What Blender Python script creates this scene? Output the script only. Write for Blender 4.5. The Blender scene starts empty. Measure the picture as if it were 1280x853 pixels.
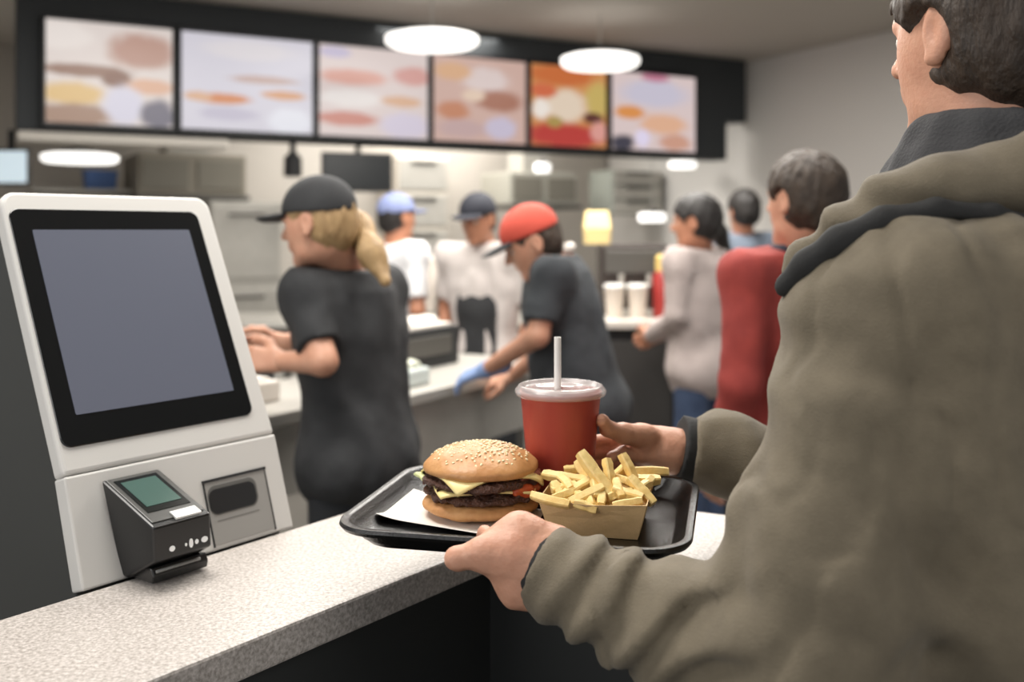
import bpy, bmesh, math, random
import numpy as np
from mathutils import Vector, Matrix, noise as mnoise
random.seed(7); rng = np.random.default_rng(5)
S = bpy.context.scene
COL = S.collection
PI = math.pi
F = 1244.4; CZ = 1.45

# ------------------------------------------------------------------ camera
cd = bpy.data.cameras.new('camera'); cam = bpy.data.objects.new('camera', cd); COL.objects.link(cam)
cam.location = (0, 0, CZ); cam.rotation_euler = (PI/2, 0, 0)
cd.lens = 35; cd.sensor_width = 36; cd.shift_y = -138.5/1280
cd.clip_start = .02
cd.dof.use_dof = True; cd.dof.focus_distance = 1.18; cd.dof.aperture_fstop = 2.9
S.camera = cam
# ------------------------------------------------------------------ world, lamps, exposure
S.view_settings.view_transform = 'Standard'; S.view_settings.look = 'None'
S.view_settings.gamma = 1; S.view_settings.use_curve_mapping = False
S.view_settings.exposure = 0.0
w = bpy.data.worlds.new('world'); S.world = w; w.use_nodes = True
bg = w.node_tree.nodes['Background']; bg.inputs[0].default_value = (.93, .96, 1, 1); bg.inputs[1].default_value = .42
def area(name, loc, size, power, color=(1, .96, .9), target=None, sizey=None):
    l = bpy.data.lights.new(name, 'AREA'); l.energy = power; l.color = color
    l.size = size; l.shape = 'RECTANGLE'; l.size_y = sizey or size
    o = bpy.data.objects.new(name, l); COL.objects.link(o); o.location = loc
    if target is not None:
        o.rotation_euler = (Vector(target)-Vector(loc)).to_track_quat('-Z', 'Y').to_euler()
    return o
area('unseen_ceiling_light', (-.75, 1.5, 2.9), .9, 47)
area('unseen_ceiling_light', (.7, 2.9, 2.9), 1.2, 55)
area('unseen_ceiling_light', (-.9, 3.9, 2.9), 1.2, 66)
area('unseen_ceiling_light', (.6, 5.0, 2.9), 1.4, 110)
area('unseen_ceiling_light', (-.9, 7.9, 2.9), 1.6, 95)
area('unseen_ceiling_light', (-.3, 9.1, 2.9), 1.4, 75)
area('unseen_ceiling_light', (1.7, -.4, 2.8), 1.4, 26, (1, .96, .9), (.2, 1.2, .9))  # added behind the camera to brighten the counter front and the customer's back
area('camera_side_fill', (-2.6, -.6, 2.2), 1.8, 45, (1, .98, .95), (0, 1.6, 1.0))  # unseen soft fill from the camera's left, no window stands there

# ------------------------------------------------------------------ helpers
def lin(c):
    return tuple((x/255/12.92 if x/255 <= .04045 else ((x/255+.055)/1.055)**2.4) for x in c)
MATS = {}
def mat(name, rgb, rough=.6, metal=0, bump=0, bscale=200, var=0, vscale=8, rgb2=None, spec=.5, coat=0,
        trans=0, emit=None, estr=0, sheen=0, alpha=1, sss=0, stretch=None):
    if name in MATS: return MATS[name]
    m = bpy.data.materials.new(name); m.use_nodes = True; nt = m.node_tree
    b = nt.nodes['Principled BSDF']; c = lin(rgb)
    b.inputs['Base Color'].default_value = (*c, 1); b.inputs['Roughness'].default_value = rough
    b.inputs['Metallic'].default_value = metal; b.inputs['Specular IOR Level'].default_value = spec
    b.inputs['Coat Weight'].default_value = coat; b.inputs['Transmission Weight'].default_value = trans
    b.inputs['Alpha'].default_value = alpha
    if sheen: b.inputs['Sheen Weight'].default_value = sheen
    if sss:
        b.inputs['Subsurface Weight'].default_value = sss; b.inputs['Subsurface Radius'].default_value = (.012, .005, .003)
        b.inputs['Subsurface Scale'].default_value = 1
    if emit: b.inputs['Emission Color'].default_value = (*lin(emit), 1); b.inputs['Emission Strength'].default_value = estr
    tc = nt.nodes.new('ShaderNodeTexCoord'); src = tc.outputs['Object']
    if stretch:
        mp = nt.nodes.new('ShaderNodeMapping'); mp.inputs['Scale'].default_value = stretch
        nt.links.new(src, mp.inputs[0]); src = mp.outputs[0]
    if rgb2 is not None:
        n = nt.nodes.new('ShaderNodeTexNoise'); n.inputs['Scale'].default_value = vscale; n.inputs['Detail'].default_value = 5
        n.inputs['Roughness'].default_value = .65
        r = nt.nodes.new('ShaderNodeValToRGB'); r.color_ramp.elements[0].position = .5-var; r.color_ramp.elements[1].position = .5+var
        r.color_ramp.elements[0].color = (*c, 1); r.color_ramp.elements[1].color = (*lin(rgb2), 1)
        nt.links.new(src, n.inputs['Vector']); nt.links.new(n.outputs['Fac'], r.inputs[0]); nt.links.new(r.outputs[0], b.inputs['Base Color'])
    if bump:
        n = nt.nodes.new('ShaderNodeTexNoise'); n.inputs['Scale'].default_value = bscale; n.inputs['Detail'].default_value = 4
        bp = nt.nodes.new('ShaderNodeBump'); bp.inputs['Strength'].default_value = bump; bp.inputs['Distance'].default_value = .01
        nt.links.new(src, n.inputs['Vector']); nt.links.new(n.outputs['Fac'], bp.inputs['Height']); nt.links.new(bp.outputs[0], b.inputs['Normal'])
    MATS[name] = m; return m
def Pw(px, py, Y): return np.array([(px-640)/F*Y, Y, CZ-(py-288)/F*Y])

def tag(o, label=None, cat=None, group=None, kind=None):
    if label: o['label'] = label
    if cat: o['category'] = cat
    if group: o['group'] = group
    if kind: o['kind'] = kind
    return o
def empty(name, loc, label, cat, group=None, rz=0):
    o = bpy.data.objects.new(name, None); COL.objects.link(o); o.location = loc; o.rotation_euler = (0, 0, rz)
    o.empty_display_size = .05
    return tag(o, label, cat, group)
def root_inv(o):
    return (Matrix.Translation(o.location) @ o.rotation_euler.to_matrix().to_4x4()).inverted()
def link_mesh(name, me, material, parent=None, world=True, smooth=False):
    """mesh given in world coordinates; parent root empties are unscaled"""
    o = bpy.data.objects.new(name, me); COL.objects.link(o)
    if material: me.materials.append(material)
    if smooth: me.polygons.foreach_set('use_smooth', [True]*len(me.polygons))
    if parent is not None:
        r = parent
        while r.parent is not None: r = r.parent
        if r.type == 'EMPTY' and world:
            me.transform(root_inv(r))
        o.parent = parent
    return o
def from_arrays(name, V, Fc):
    me = bpy.data.meshes.new(name); me.from_pydata([tuple(v) for v in V], [], [tuple(f) for f in Fc]); me.update(); return me
class MB:
    def __init__(s): s.bm = bmesh.new()
    def box(s, c, size, R=None, bevel=0, seg=2):
        g = bmesh.ops.create_cube(s.bm, size=1); vs = g['verts']
        M = Matrix.Translation(Vector(c)) @ (R.to_4x4() if R is not None else Matrix.Identity(4)) @ Matrix.Diagonal((*size, 1))
        bmesh.ops.transform(s.bm, matrix=M, verts=vs)
        if bevel:
            es = list({e for v in vs for e in v.link_edges})
            bmesh.ops.bevel(s.bm, geom=es, offset=bevel, segments=seg, affect='EDGES', profile=.5)
        return s
    def loops(s, loops, cap0=True, cap1=True, closed=True):
        L = [[s.bm.verts.new(tuple(p)) for p in lp] for lp in loops]
        n = len(L[0])
        for a, b in zip(L, L[1:]):
            for i in range(n if closed else n-1):
                j = (i+1) % n
                s.bm.faces.new((a[i], a[j], b[j], b[i]))
        if cap0: s.bm.faces.new(list(reversed(L[0])))
        if cap1: s.bm.faces.new(L[-1])
        return s
    def prism(s, poly, vec):
        poly = [np.array(p, float) for p in poly]; vec = np.array(vec, float)
        return s.loops([poly, [p+vec for p in poly]])
    def tube(s, pts, r, n=12):
        pts = [np.array(p, float) for p in pts]; rs = r if hasattr(r, '__len__') else [r]*len(pts)
        lps = []
        for i, p in enumerate(pts):
            d = pts[min(i+1, len(pts)-1)]-pts[max(i-1, 0)]; d = d/np.linalg.norm(d)
            up = np.array([0, 0, 1.]) if abs(d[2]) < .9 else np.array([1., 0, 0])
            a = np.cross(up, d); a /= np.linalg.norm(a); b = np.cross(d, a)
            lps.append([p+rs[i]*(math.cos(q)*a+math.sin(q)*b) for q in np.linspace(0, 2*PI, n, endpoint=False)])
        return s.loops(lps)
    def lathe(s, prof, c, n=48, cap0=True, cap1=True, rx=1, ry=1):
        return s.loops([[(c[0]+r*rx*math.cos(q), c[1]+r*ry*math.sin(q), c[2]+z) for q in np.linspace(0, 2*PI, n, endpoint=False)] for r, z in prof], cap0, cap1)
    def build(s, name, m, parent=None, smooth=False, bevel=0, seg=2, label=None, angle=None):
        bmesh.ops.recalc_face_normals(s.bm, faces=s.bm.faces[:])
        me = bpy.data.meshes.new(name); s.bm.to_mesh(me); s.bm.free()
        o = link_mesh(name, me, m, parent, smooth=smooth or angle is not None)
        if angle is not None:
            try: me.set_sharp_from_angle(angle=angle)
            except Exception: pass
        if bevel:
            md = o.modifiers.new('bevel', 'BEVEL'); md.width = bevel; md.segments = seg; md.limit_method = 'ANGLE'
        if label: o['label'] = label
        return o
def R3(x, y=None, z=(0, 0, 1)):
    """rotation matrix whose columns are the given local axes"""
    x = Vector(x).normalized(); z = Vector(z).normalized(); y = z.cross(x)
    return Matrix((x, y, z)).transposed()
def rrect(hw, hd, r, n=6):
    P = []
    for cx, cy, a0 in ((hw-r, hd-r, 0), (-(hw-r), hd-r, PI/2), (-(hw-r), -(hd-r), PI), (hw-r, -(hd-r), 1.5*PI)):
        for k in range(n+1):
            a = a0+PI/2*k/n; P.append((cx+r*math.cos(a), cy+r*math.sin(a)))
    return P

# ---- numpy signed distance fields meshed with surface nets
_T = np.random.default_rng(11).random(65536)*2-1
def vnoise(P):
    I = np.floor(P).astype(np.int64); f = P-I; f = f*f*(3-2*f)
    def h(a, b, c):
        return _T[((I[:, 0]+a)*73856093 ^ (I[:, 1]+b)*19349663 ^ (I[:, 2]+c)*83492791) & 65535]
    x, y, z = f[:, 0], f[:, 1], f[:, 2]
    c00 = h(0,0,0)*(1-x)+h(1,0,0)*x; c10 = h(0,1,0)*(1-x)+h(1,1,0)*x
    c01 = h(0,0,1)*(1-x)+h(1,0,1)*x; c11 = h(0,1,1)*(1-x)+h(1,1,1)*x
    return (c00*(1-y)+c10*y)*(1-z)+(c01*(1-y)+c11*y)*z
def fbm(P, o=3):
    s = 0; a = 1
    for i in range(o): s = s+a*vnoise(P*2**i+i*17.3); a *= .5
    return s
class Sdf:
    def __init__(s): s.p = []
    def rc(s, a, b, ra, rb=None, k=.02, flat=None, cut=None, sub=False):
        s.p.append(('rc', np.array(a, float), np.array(b, float), ra, ra if rb is None else rb, k, flat, cut, sub)); return s
    def chain(s, pts, rs, k=.02, flat=None):
        for i in range(len(pts)-1): s.rc(pts[i], pts[i+1], rs[i], rs[i+1], k, flat)
        return s
    def el(s, c, r, R=None, k=.02, cut=None, sub=False):
        s.p.append(('el', np.array(c, float), np.array(r, float), np.eye(3) if R is None else np.array(R, float), None, k, None, cut, sub)); return s
    def bounds(s, q, m):
        if q[0] == 'rc':
            R = max(q[3], q[4])+m; return np.minimum(q[1], q[2])-R, np.maximum(q[1], q[2])+R
        e = np.sqrt(((q[3]*q[2])**2).sum(1))+m   # columns of R are axes
        return q[1]-e, q[1]+e
    def mesh(s, h, cuts=(), disp=None, band=.04):
        los, his = zip(*[s.bounds(q, 3*h+.006) for q in s.p if not q[8]])
        lo = np.min(los, 0); hi = np.max(his, 0)
        n = np.ceil((hi-lo)/h).astype(int)+1
        ax = [lo[i]+h*np.arange(n[i]) for i in range(3)]
        D = np.full(n, .15)
        for q in s.p:
            k = q[5]; a, b = s.bounds(q, k+4*h+.03)
            i0 = np.clip(np.floor((a-lo)/h).astype(int), 0, n); i1 = np.clip(np.ceil((b-lo)/h).astype(int)+1, 0, n)
            if (i1 <= i0).any(): continue
            X, Y, Z = np.meshgrid(*[ax[i][i0[i]:i1[i]] for i in range(3)], indexing='ij')
            P = np.stack([X, Y, Z], -1)
            if q[0] == 'rc':
                pa = P-q[1]; ba = q[2]-q[1]; L2 = max((ba*ba).sum(), 1e-12)
                t = np.clip((pa@ba)/L2, 0, 1); v = pa-t[..., None]*ba
                if q[6] is not None:
                    nn = np.array(q[6][0], float); nn = nn/np.linalg.norm(nn); v = v+((q[6][1]-1)*(v@nn))[..., None]*nn
                d = np.sqrt((v*v).sum(-1))-(q[3]+(q[4]-q[3])*t)
                if q[6] is not None: d = d/max(1, q[6][1]**.5)
            else:
                l = (P-q[1])@q[3]; k0 = np.sqrt(((l/q[2])**2).sum(-1)); k1 = np.sqrt(((l/q[2]**2)**2).sum(-1))+1e-9
                d = k0*(k0-1)/k1
            if q[7] is not None: d = np.maximum(d, (P-np.array(q[7][0]))@np.array(q[7][1]))
            sl = tuple(slice(i0[i], i1[i]) for i in range(3)); o = D[sl]
            if q[8]:
                hh = np.clip(.5-.5*(o+d)/k, 0, 1); D[sl] = o*(1-hh)+(-d)*hh+k*hh*(1-hh)
            else:
                hh = np.clip(.5+.5*(o-d)/k, 0, 1); D[sl] = o*(1-hh)+d*hh-k*hh*(1-hh)
        if disp is not None:
            idx = np.nonzero(np.abs(D) < band); P = np.stack([ax[i][idx[i]] for i in range(3)], 1)
            D[idx] -= disp(P)
        for pt, nn in cuts:
            nn = np.array(nn, float); nn /= np.linalg.norm(nn); c = np.dot(pt, nn)
            pl = (ax[0]*nn[0])[:, None, None]+(ax[1]*nn[1])[None, :, None]+(ax[2]*nn[2])[None, None, :]-c
            D = np.maximum(D, pl)
        D[0] = D[-1] = .1; D[:, 0] = D[:, -1] = .1; D[:, :, 0] = D[:, :, -1] = .1
        return surface_nets(D, lo, h)
def surface_nets(D, lo, h):
    N = D < 0
    c = np.zeros(np.array(D.shape)-1, int)
    for i in (0, 1):
        for j in (0, 1):
            for k in (0, 1):
                c += N[i:N.shape[0]-1+i, j:N.shape[1]-1+j, k:N.shape[2]-1+k]
    act = (c > 0) & (c < 8); I = np.argwhere(act)
    acc = np.zeros((len(I), 3)); cnt = np.zeros(len(I))
    for a in range(3):
        o1, o2 = [x for x in range(3) if x != a]
        for u in (0, 1):
            for v in (0, 1):
                p = I.copy(); p[:, o1] += u; p[:, o2] += v; q = p.copy(); q[:, a] += 1
                da = D[p[:, 0], p[:, 1], p[:, 2]]; db = D[q[:, 0], q[:, 1], q[:, 2]]
                m = (da < 0) != (db < 0); t = np.where(m, da/np.where(m, da-db, 1), 0)
                pos = p.astype(float); pos[:, a] += t
                acc += pos*m[:, None]; cnt += m
    V = lo+h*acc/cnt[:, None]
    idm = -np.ones(act.shape, int); idm[act] = np.arange(len(I))
    Q = []
    for a in range(3):
        b, d = (a+1) % 3, (a+2) % 3
        A = np.take(N, range(N.shape[a]-1), a); B = np.take(N, range(1, N.shape[a]), a)
        e = np.argwhere(A != B); e = e[(e[:, b] > 0) & (e[:, d] > 0)]
        def cell(db, dd):
            p = e.copy(); p[:, b] -= db; p[:, d] -= dd
            return idm[p[:, 0], p[:, 1], p[:, 2]]
        q = np.stack([cell(1, 1), cell(0, 1), cell(0, 0), cell(1, 0)], 1)
        fl = ~N[e[:, 0], e[:, 1], e[:, 2]]
        q[fl] = q[fl][:, ::-1]; Q.append(q)
    return V, np.concatenate(Q)
def merge(*parts):
    Vs, Fs, o = [], [], 0
    for V, Q in parts: Vs.append(V); Fs.append(Q+o); o += len(V)
    return np.concatenate(Vs), np.concatenate(Fs)
def sobj(name, VF, m, parent=None):
    return link_mesh(name, from_arrays(name, *VF), m, parent, smooth=True)

# ------------------------------------------------------------------ materials
M_fascia = mat('charcoal_laminate', (44, 46, 46), .6, bump=.02, bscale=60)
M_stone = mat('speckled_quartz', (150, 143, 136), .4, rgb2=(206, 199, 194), var=.14, vscale=210, bump=.015, bscale=300)
M_white = mat('white_plastic', (205, 203, 199), .45, bump=.02, bscale=500)
M_blk = mat('black_plastic', (22, 22, 23), .32, bump=.02, bscale=400)
M_blkm = mat('matte_black', (30, 31, 32), .7)
M_steel = mat('brushed_steel', (186, 183, 176), .42, metal=.3, rgb2=(166, 163, 156), var=.3, vscale=6)
M_steeld = mat('dark_steel', (88, 86, 82), .5, metal=.4)
M_skin = mat('skin', (206, 158, 132), .5, rgb2=(190, 135, 110), var=.3, vscale=28, bump=.12, bscale=220, sss=.08)
M_skin2 = mat('skin_tan', (180, 128, 100), .5, rgb2=(168, 112, 86), var=.3, vscale=22, sss=.05)
M_jacket = mat('olive_canvas', (98, 89, 73), .85, rgb2=(116, 106, 88), var=.25, vscale=26, bump=.22, bscale=520, sheen=.1)
M_cuff_shade = mat('dark_cuff_and_shade', (36, 36, 36), .85, bump=.1, bscale=400)  # cuff cloth, also the strip that draws the shade under the hood
M_black_cloth = mat('black_cloth', (38, 39, 41), .85, rgb2=(50, 51, 53), var=.2, vscale=14, bump=.15, bscale=300)
M_pants = mat('dark_trousers', (32, 34, 38), .85)
M_jeans = mat('blue_denim', (52, 66, 92), .85, rgb2=(64, 80, 108), var=.2, vscale=30)
M_shoe = mat('shoe_leather', (28, 27, 27), .5)
M_hairb = mat('brown_hair', (66, 52, 40), .6, rgb2=(44, 35, 28), var=.2, vscale=50, bump=.5, bscale=160, stretch=(1, 1, .35))
M_hairk = mat('dark_hair', (30, 26, 24), .55, bump=.4, bscale=160, stretch=(1, 1, .3))
M_hairy = mat('blond_hair', (182, 152, 108), .55, rgb2=(140, 110, 74), var=.2, vscale=60, bump=.5, bscale=150, stretch=(1, 1, .2))
M_eye = mat('eye_white', (220, 215, 208), .2)

# ------------------------------------------------------------------ the setting
t_ = np.array([.6, .8, 0]); n_ = np.array([.8, -.6, 0]); up = np.array([0, 0, 1.])
m_ = np.array([.8771, .4802, 0]); p_ = np.array([-.4802, .8771, 0])      # menu wall direction and its away side
H0 = np.array([-2.156, 6.417, 0])
def Mw(s, d, z): return H0+m_*s+p_*d+up*z
RM = R3(m_)
M_floor = mat('floor_tile', (120, 116, 110), .5, rgb2=(104, 101, 96), var=.3, vscale=2)
M_ceil = mat('ceiling_paint', (176, 170, 162), .9)
M_wall = mat('wall_paint', (205, 202, 198), .85)
M_tile = mat('kitchen_tile', (186, 180, 172), .5, rgb2=(170, 164, 156), var=.3, vscale=1.5)
M_head = mat('header_charcoal', (46, 50, 53), .7)
CEIL = 2.95
tag(MB().box((.5, 5, -.05), (14, 16, .1)).build('floor', M_floor), kind='structure')
tag(MB().box((.5, 6, CEIL+.05), (14, 13, .1)).build('ceiling', M_ceil), kind='structure')
tag(MB().box(Mw(0, 2.4, CEIL/2), (14, .12, CEIL), RM).build('wall_back', M_tile), kind='structure')
cW = Mw(4.92, 0, 0)
tag(MB().box(cW-p_*1.5+m_*.06+up*CEIL/2, (.12, 7.6, CEIL), RM).build('wall_right', M_wall), kind='structure')
tag(MB().box(Mw(-2.6, -.6, CEIL/2), (.12, 5.9, CEIL), RM).build('wall_left', M_wall), kind='structure')
# menu header panel: wide top, stepped in at the lower right
hb = MB(); hb.prism([Mw(-.93, .03, 2.06), Mw(4.60, .03, 2.06), Mw(4.60, .03, 2.40), Mw(4.82, .03, 2.40), Mw(4.82, .03, CEIL-.01), Mw(-.93, .03, CEIL-.01)], p_*.2)
tag(hb.build('trim_1', M_head), kind='structure')
tag(MB().box(Mw(-.3, .1, 2.02), (1.25, .22, .06), RM, .01).build('trim_2', mat('pale_trim', (205, 200, 192), .6)), kind='structure')

# ------------------------------------------------------------------ front counter
def L1(s, q): return np.array([0, 0, 0])+n_*q+t_*s     # q from -1.19 back to -.909 front
cf = np.array([-.0240, 1.4750]); d2 = np.array([.905, -.426]); q2 = np.array([.426, .905])
bk = np.array([-.117, 1.828])
a0 = np.array([-.3276, 1.0791])-t_[:2]*.75; a1 = a0+np.array([-.8, .6])*.281
e0 = cf+d2*.46; e1 = e0+q2*.28
poly = [a0, cf, e0, e1, bk, a1]
ct = empty('service_counter', (-.35, 1.35, 0), 'pale speckled stone counter with charcoal front under the tray and kiosk', 'counter')
MB().prism([(*p, .947) for p in poly], (0, 0, .043)).build('countertop', M_stone, ct, bevel=.004)
def inset(P, d):
    P = [np.array(p) for p in P]; out = []
    for i in range(len(P)):
        a, b, c = P[i-1], P[i], P[(i+1) % len(P)]
        u = (b-a)/np.linalg.norm(b-a); v = (c-b)/np.linalg.norm(c-b)
        nu = np.array([-u[1], u[0]]); nv = np.array([-v[1], v[0]])
        k = 1+np.dot(nu, nv); out.append(b+(nu+nv)*d/k)
    return out
MB().prism([(*p, 0) for p in inset(poly, .03)], (0, 0, .947)).build('cabinet_base', M_fascia, ct)

# ------------------------------------------------------------------ self-order kiosk
KA = np.array([-.5486, 1.252, .992]); KW = .3576
kr = empty('order_kiosk', (KA[0]+.05, KA[1]+.25, 0), 'white self-order kiosk leaning back behind the stone counter, grey blank screen', 'kiosk')
def KP(u, nn, z): return KA+t_*u+n_*nn+up*(z-.992)
def kframe(L0, z0, L1_, z1):
    d = -n_*(L1_-L0)+up*(z1-z0); d = d/np.linalg.norm(d); nrm = np.cross(t_, d)
    O = KA-n_*(L0+.004)+up*(z0-.992)
    return lambda u, v, o=0: O+t_*u+d*v+nrm*o
UP = kframe(.045, 1.13, .216, 1.50); LO = kframe(.001, .992, .045, 1.13)
LU = .4076; LL = .145
def rpoly(u0, v0, u1, v1, r, n=6, corners=(1, 1, 1, 1)):
    """rounded rect in (u,v): corners order TR TL BL BR"""
    P = []
    for (cx, cy, a0), c in zip(((u1, v1, 0), (u0, v1, PI/2), (u0, v0, PI), (u1, v0, 1.5*PI)), corners):
        if not c: P.append((cx, cy)); continue
        sx = -1 if cx == u1 else 1; sy = -1 if cy == v1 else 1
        for k in range(n+1):
            a = a0+PI/2*k/n; P.append((cx+sx*r+r*math.cos(a), cy+sy*r+r*math.sin(a)))
    return P
def plate(frame, P, o0, o1):
    return MB().loops([[frame(u, v, o0) for u, v in P], [frame(u, v, o1) for u, v in P]])
plate(UP, rpoly(.012, .0008, KW, LU+.006, .022, corners=(1, 1, 0, 0)), -.028, 0).build('front_shell', M_white, kr, bevel=.006, seg=3)
plate(LO, [(KW, LL-.0008), (.012, LL-.0008), (.012, -.0015), (KW, -.0015)], -.028, 0).build('lower_shell', M_white, kr, bevel=.003)
bz = plate(UP, rpoly(.0175, .036, .327, .385, .014), -.004, .0025).build('screen_bezel', mat('bezel_glass', (16, 18, 20), .12, coat=.3), kr, bevel=.001)
plate(UP, rpoly(.045, .078, .302, .352, .002, 2), -.002, .0032).build('screen', mat('blank_lcd', (86, 89, 100), .22, emit=(92, 96, 112), estr=.28), bz)
MB().prism([KP(.016, -.035, 0.0), KP(.016, -.026, 1.0), KP(.016, -.066, 1.13), KP(.016, -.222, 1.465), KP(.016, -.33, 1.43), KP(.016, -.33, 0.0)], t_*(KW-.024)).build('rear_housing', mat('kiosk_charcoal', (52, 53, 51), .6), kr, bevel=.004)
# card terminal (a part of the kiosk), sloping display on top
u0, u1 = .056, .142
KQ = lambda u, a, b: KP(u+(1.118-b)*.11, a, b)
side = [(-.037, 1.118), (.074, 1.074), (.070, 1.028), (.004, .9935), (-.012, .9935)]
tm = MB().loops([[KQ(u0, a, b) for a, b in side], [KQ(u1, a, b) for a, b in side]]).build('card_terminal', M_blk, kr, bevel=.003, label='black wedge card terminal')
def TP(u, s, o): # on the sloping top
    a = np.array([-.037, 1.118]); b = np.array([.074, 1.074]); q = a+(b-a)*s; d = (b-a)/np.linalg.norm(b-a)
    return KQ(u0+(u1-u0)*u, q[0]-d[1]*o, q[1]+d[0]*o)
MB().loops([[TP(*p, o) for p in ((.05, .03), (.95, .03), (.95, .93), (.05, .93))] for o in (-.001, .0015)]).build('top_frame', mat('terminal_rim', (70, 70, 68), .35), tm, bevel=.001)
MB().loops([[TP(*p, o) for p in ((.13, .09), (.87, .09), (.87, .76), (.13, .76))] for o in (-.001, .0022)]).build('glass', mat('terminal_glass', (24, 27, 27), .15), tm)
MB().loops([[TP(*p, o) for p in ((.2, .15), (.8, .15), (.8, .66), (.2, .66))] for o in (-.001, .0028)]).build('display', mat('green_display', (62, 84, 78), .2, emit=(60, 88, 80), estr=.25), tm, label='dark green display')
MB().loops([[TP(*p, o) for p in ((.42, .84), (.86, .84), (.86, .97), (.42, .97))] for o in (-.001, .0032)]).build('sticker', mat('white_sticker', (225, 225, 222), .5), tm, label='small white label')
def TF(u, s, o): # front face
    a = np.array([.074, 1.074]); b = np.array([.070, 1.028]); q = a+(b-a)*s
    return KQ(u0+(u1-u0)*u, q[0]+o, q[1])
mk = mat('white_print', (230, 230, 228), .5, emit=(255, 255, 255), estr=.15)
for (uu, ww, hh) in ((.3, .05, .085), (.54, .02, .05), (.63, .036, .14), (.73, .032, .075), (.87, .06, .09)):
    MB().loops([[TF(uu+ww*math.cos(q), .74+hh*math.sin(q), o) for q in np.linspace(0, 2*PI, 10, endpoint=False)] for o in (-.001, .0006)]).build('indicator_mark', mk, tm)
sl = MB()
sl.loops([[KQ(u, a, b) for a, b in ((.0, .9935), (.05, .9935), (.054, 1.004), (.05, 1.014), (.02, 1.012))] for u in (u0+.006, u1+.004)])
sl.build('card_slot', mat('slot_black', (34, 34, 34), .25), kr, bevel=.002)
MB().tube([KQ(u0+.01, .055, 1.010), KQ(u1-.01, .055, 1.010)], .0022, 8).build('slot_lip', mat('grey_lip', (120, 120, 118), .35), kr, smooth=True)
# grey receipt panel with a raised dark plate as the shade of its hollow
rp = plate(LO, [(.213, .005), (.323, .005), (.323, .097), (.213, .097)], -.002, .0012).build('receipt_panel', mat('grey_panel', (150, 148, 144), .5), kr, bevel=.0005)
plate(LO, [(.211, .0945), (.325, .0945), (.325, .0985), (.211, .0985)], -.002, .0025).build('top_edge', M_blkm, rp)
plate(LO, [(.2115, .003), (.2135, .003), (.2135, .097), (.2115, .097)], -.002, .002).build('side_edge', M_blkm, rp)
plate(LO, [(.322, .003), (.3238, .003), (.3238, .097), (.322, .097)], -.002, .002).build('side_edge', M_blkm, rp)
plate(LO, rpoly(.216, .046, .303, .089, .014), .0002, .002).build('recess_rim', mat('recess_rim', (96, 95, 92), .4), rp, bevel=.0008)
plate(LO, rpoly(.2165, .048, .299, .083, .012), .0005, .0026).build('recess_shade_plate', mat('recess_shade', (34, 35, 36), .35), rp)  # shade inside the hollow, drawn as a dark plate standing proud
plate(LO, rpoly(.225, .037, .30, .0385, .0005, 2), .0002, .0016).build('panel_groove', mat('groove_grey', (110, 108, 104), .6), rp)

# ------------------------------------------------------------------ tray and food
TC = np.array([.0225, 1.254, 1.11]); TA = -math.radians(12.5)
tu = np.array([math.cos(TA), math.sin(TA), 0]); tv = np.array([-math.sin(TA), math.cos(TA), 0])
def TL(x, y, z=0): return TC+tu*x+tv*y+up*z
tr = empty('serving_tray', TL(0, 0, -.028), 'black plastic serving tray held above the counter', 'tray')
prof = [(.172, .132, -.0282, .04), (.178, .138, -.027, .045), (.193, .153, -.007, .05), (.2035, .1635, -.0085, .055), (.2065, .1665, -.004, .057), (.205, .165, 0, .056),
        (.1985, .1585, .0002, .053), (.196, .156, -.002, .052), (.184, .144, -.021, .046), (.1785, .1385, -.0245, .043)]
mb = MB(); mb.loops([[TL(x, y, z) for x, y in rrect(a, b, r, 8)] for a, b, z, r in prof])
mb.build('tray_body', mat('tray_plastic', (12, 12, 12), .24, bump=.22, bscale=500, spec=.45, coat=.15), tr, angle=math.radians(50))
FZ = 1.11-.0245
# paper liner
pa, pb, pd = np.array([-.170, 1.243]), np.array([-.138, 1.385]), np.array([.012, 1.152])
V = []; Fq = []; nx, ny = 16, 12
for j in range(ny+1):
    for i in range(nx+1):
        x, y = i/nx, j/ny; q = pa+(pd-pa)*x+(pb-pa)*y
        z = FZ+.0006+.006*max(0, 1-y*4)**2*(1-.3*x)+.004*max(0, 1-x*5)**2
        V.append((q[0], q[1], z))
for j in range(ny):
    for i in range(nx):
        k = j*(nx+1)+i; Fq.append((k, k+1, k+nx+2, k+nx+1))
po = link_mesh('paper_liner', from_arrays('paper_liner', V, Fq), mat('white_paper', (226, 220, 212), .8, bump=.04, bscale=60), smooth=True)
sd = po.modifiers.new('thick', 'SOLIDIFY'); sd.thickness = .0005; sd.offset = 1
tag(po, 'white paper sheet lying under the burger on the tray', 'paper')
# burger
BC = np.array([-.040, 1.283, FZ+.0014])
br = empty('burger', BC, 'sesame seed double cheeseburger on white paper', 'burger')
M_bun = mat('bun_crust', (204, 154, 100), .45, rgb2=(174, 118, 68), var=.3, vscale=22, bump=.1, bscale=180)
M_bunb = mat('bun_base', (208, 158, 104), .6, rgb2=(178, 120, 70), var=.25, vscale=30, bump=.2, bscale=160)
M_patty = mat('grilled_patty', (64, 38, 30), .5, rgb2=(96, 60, 44), var=.25, vscale=120, bump=.8, bscale=260)
M_cheese = mat('pale_cheese', (238, 216, 148), .4, sss=.05)
s = Sdf().el(BC+up*.014, (.0755, .0755, .0165), k=.006)
sobj('bottom_bun', s.mesh(.0022, cuts=[(BC+up*.0006, (0, 0, -1)), (BC+up*.0245, (0, 0, 1))], disp=lambda P: .0012*fbm(P*45)), M_bunb, br)
lump = lambda P: .0034*fbm(P*105, 3)
s = Sdf().el(BC+np.array([.001, 0, .0295]), (.0735, .0735, .0115), k=.004)
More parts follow.
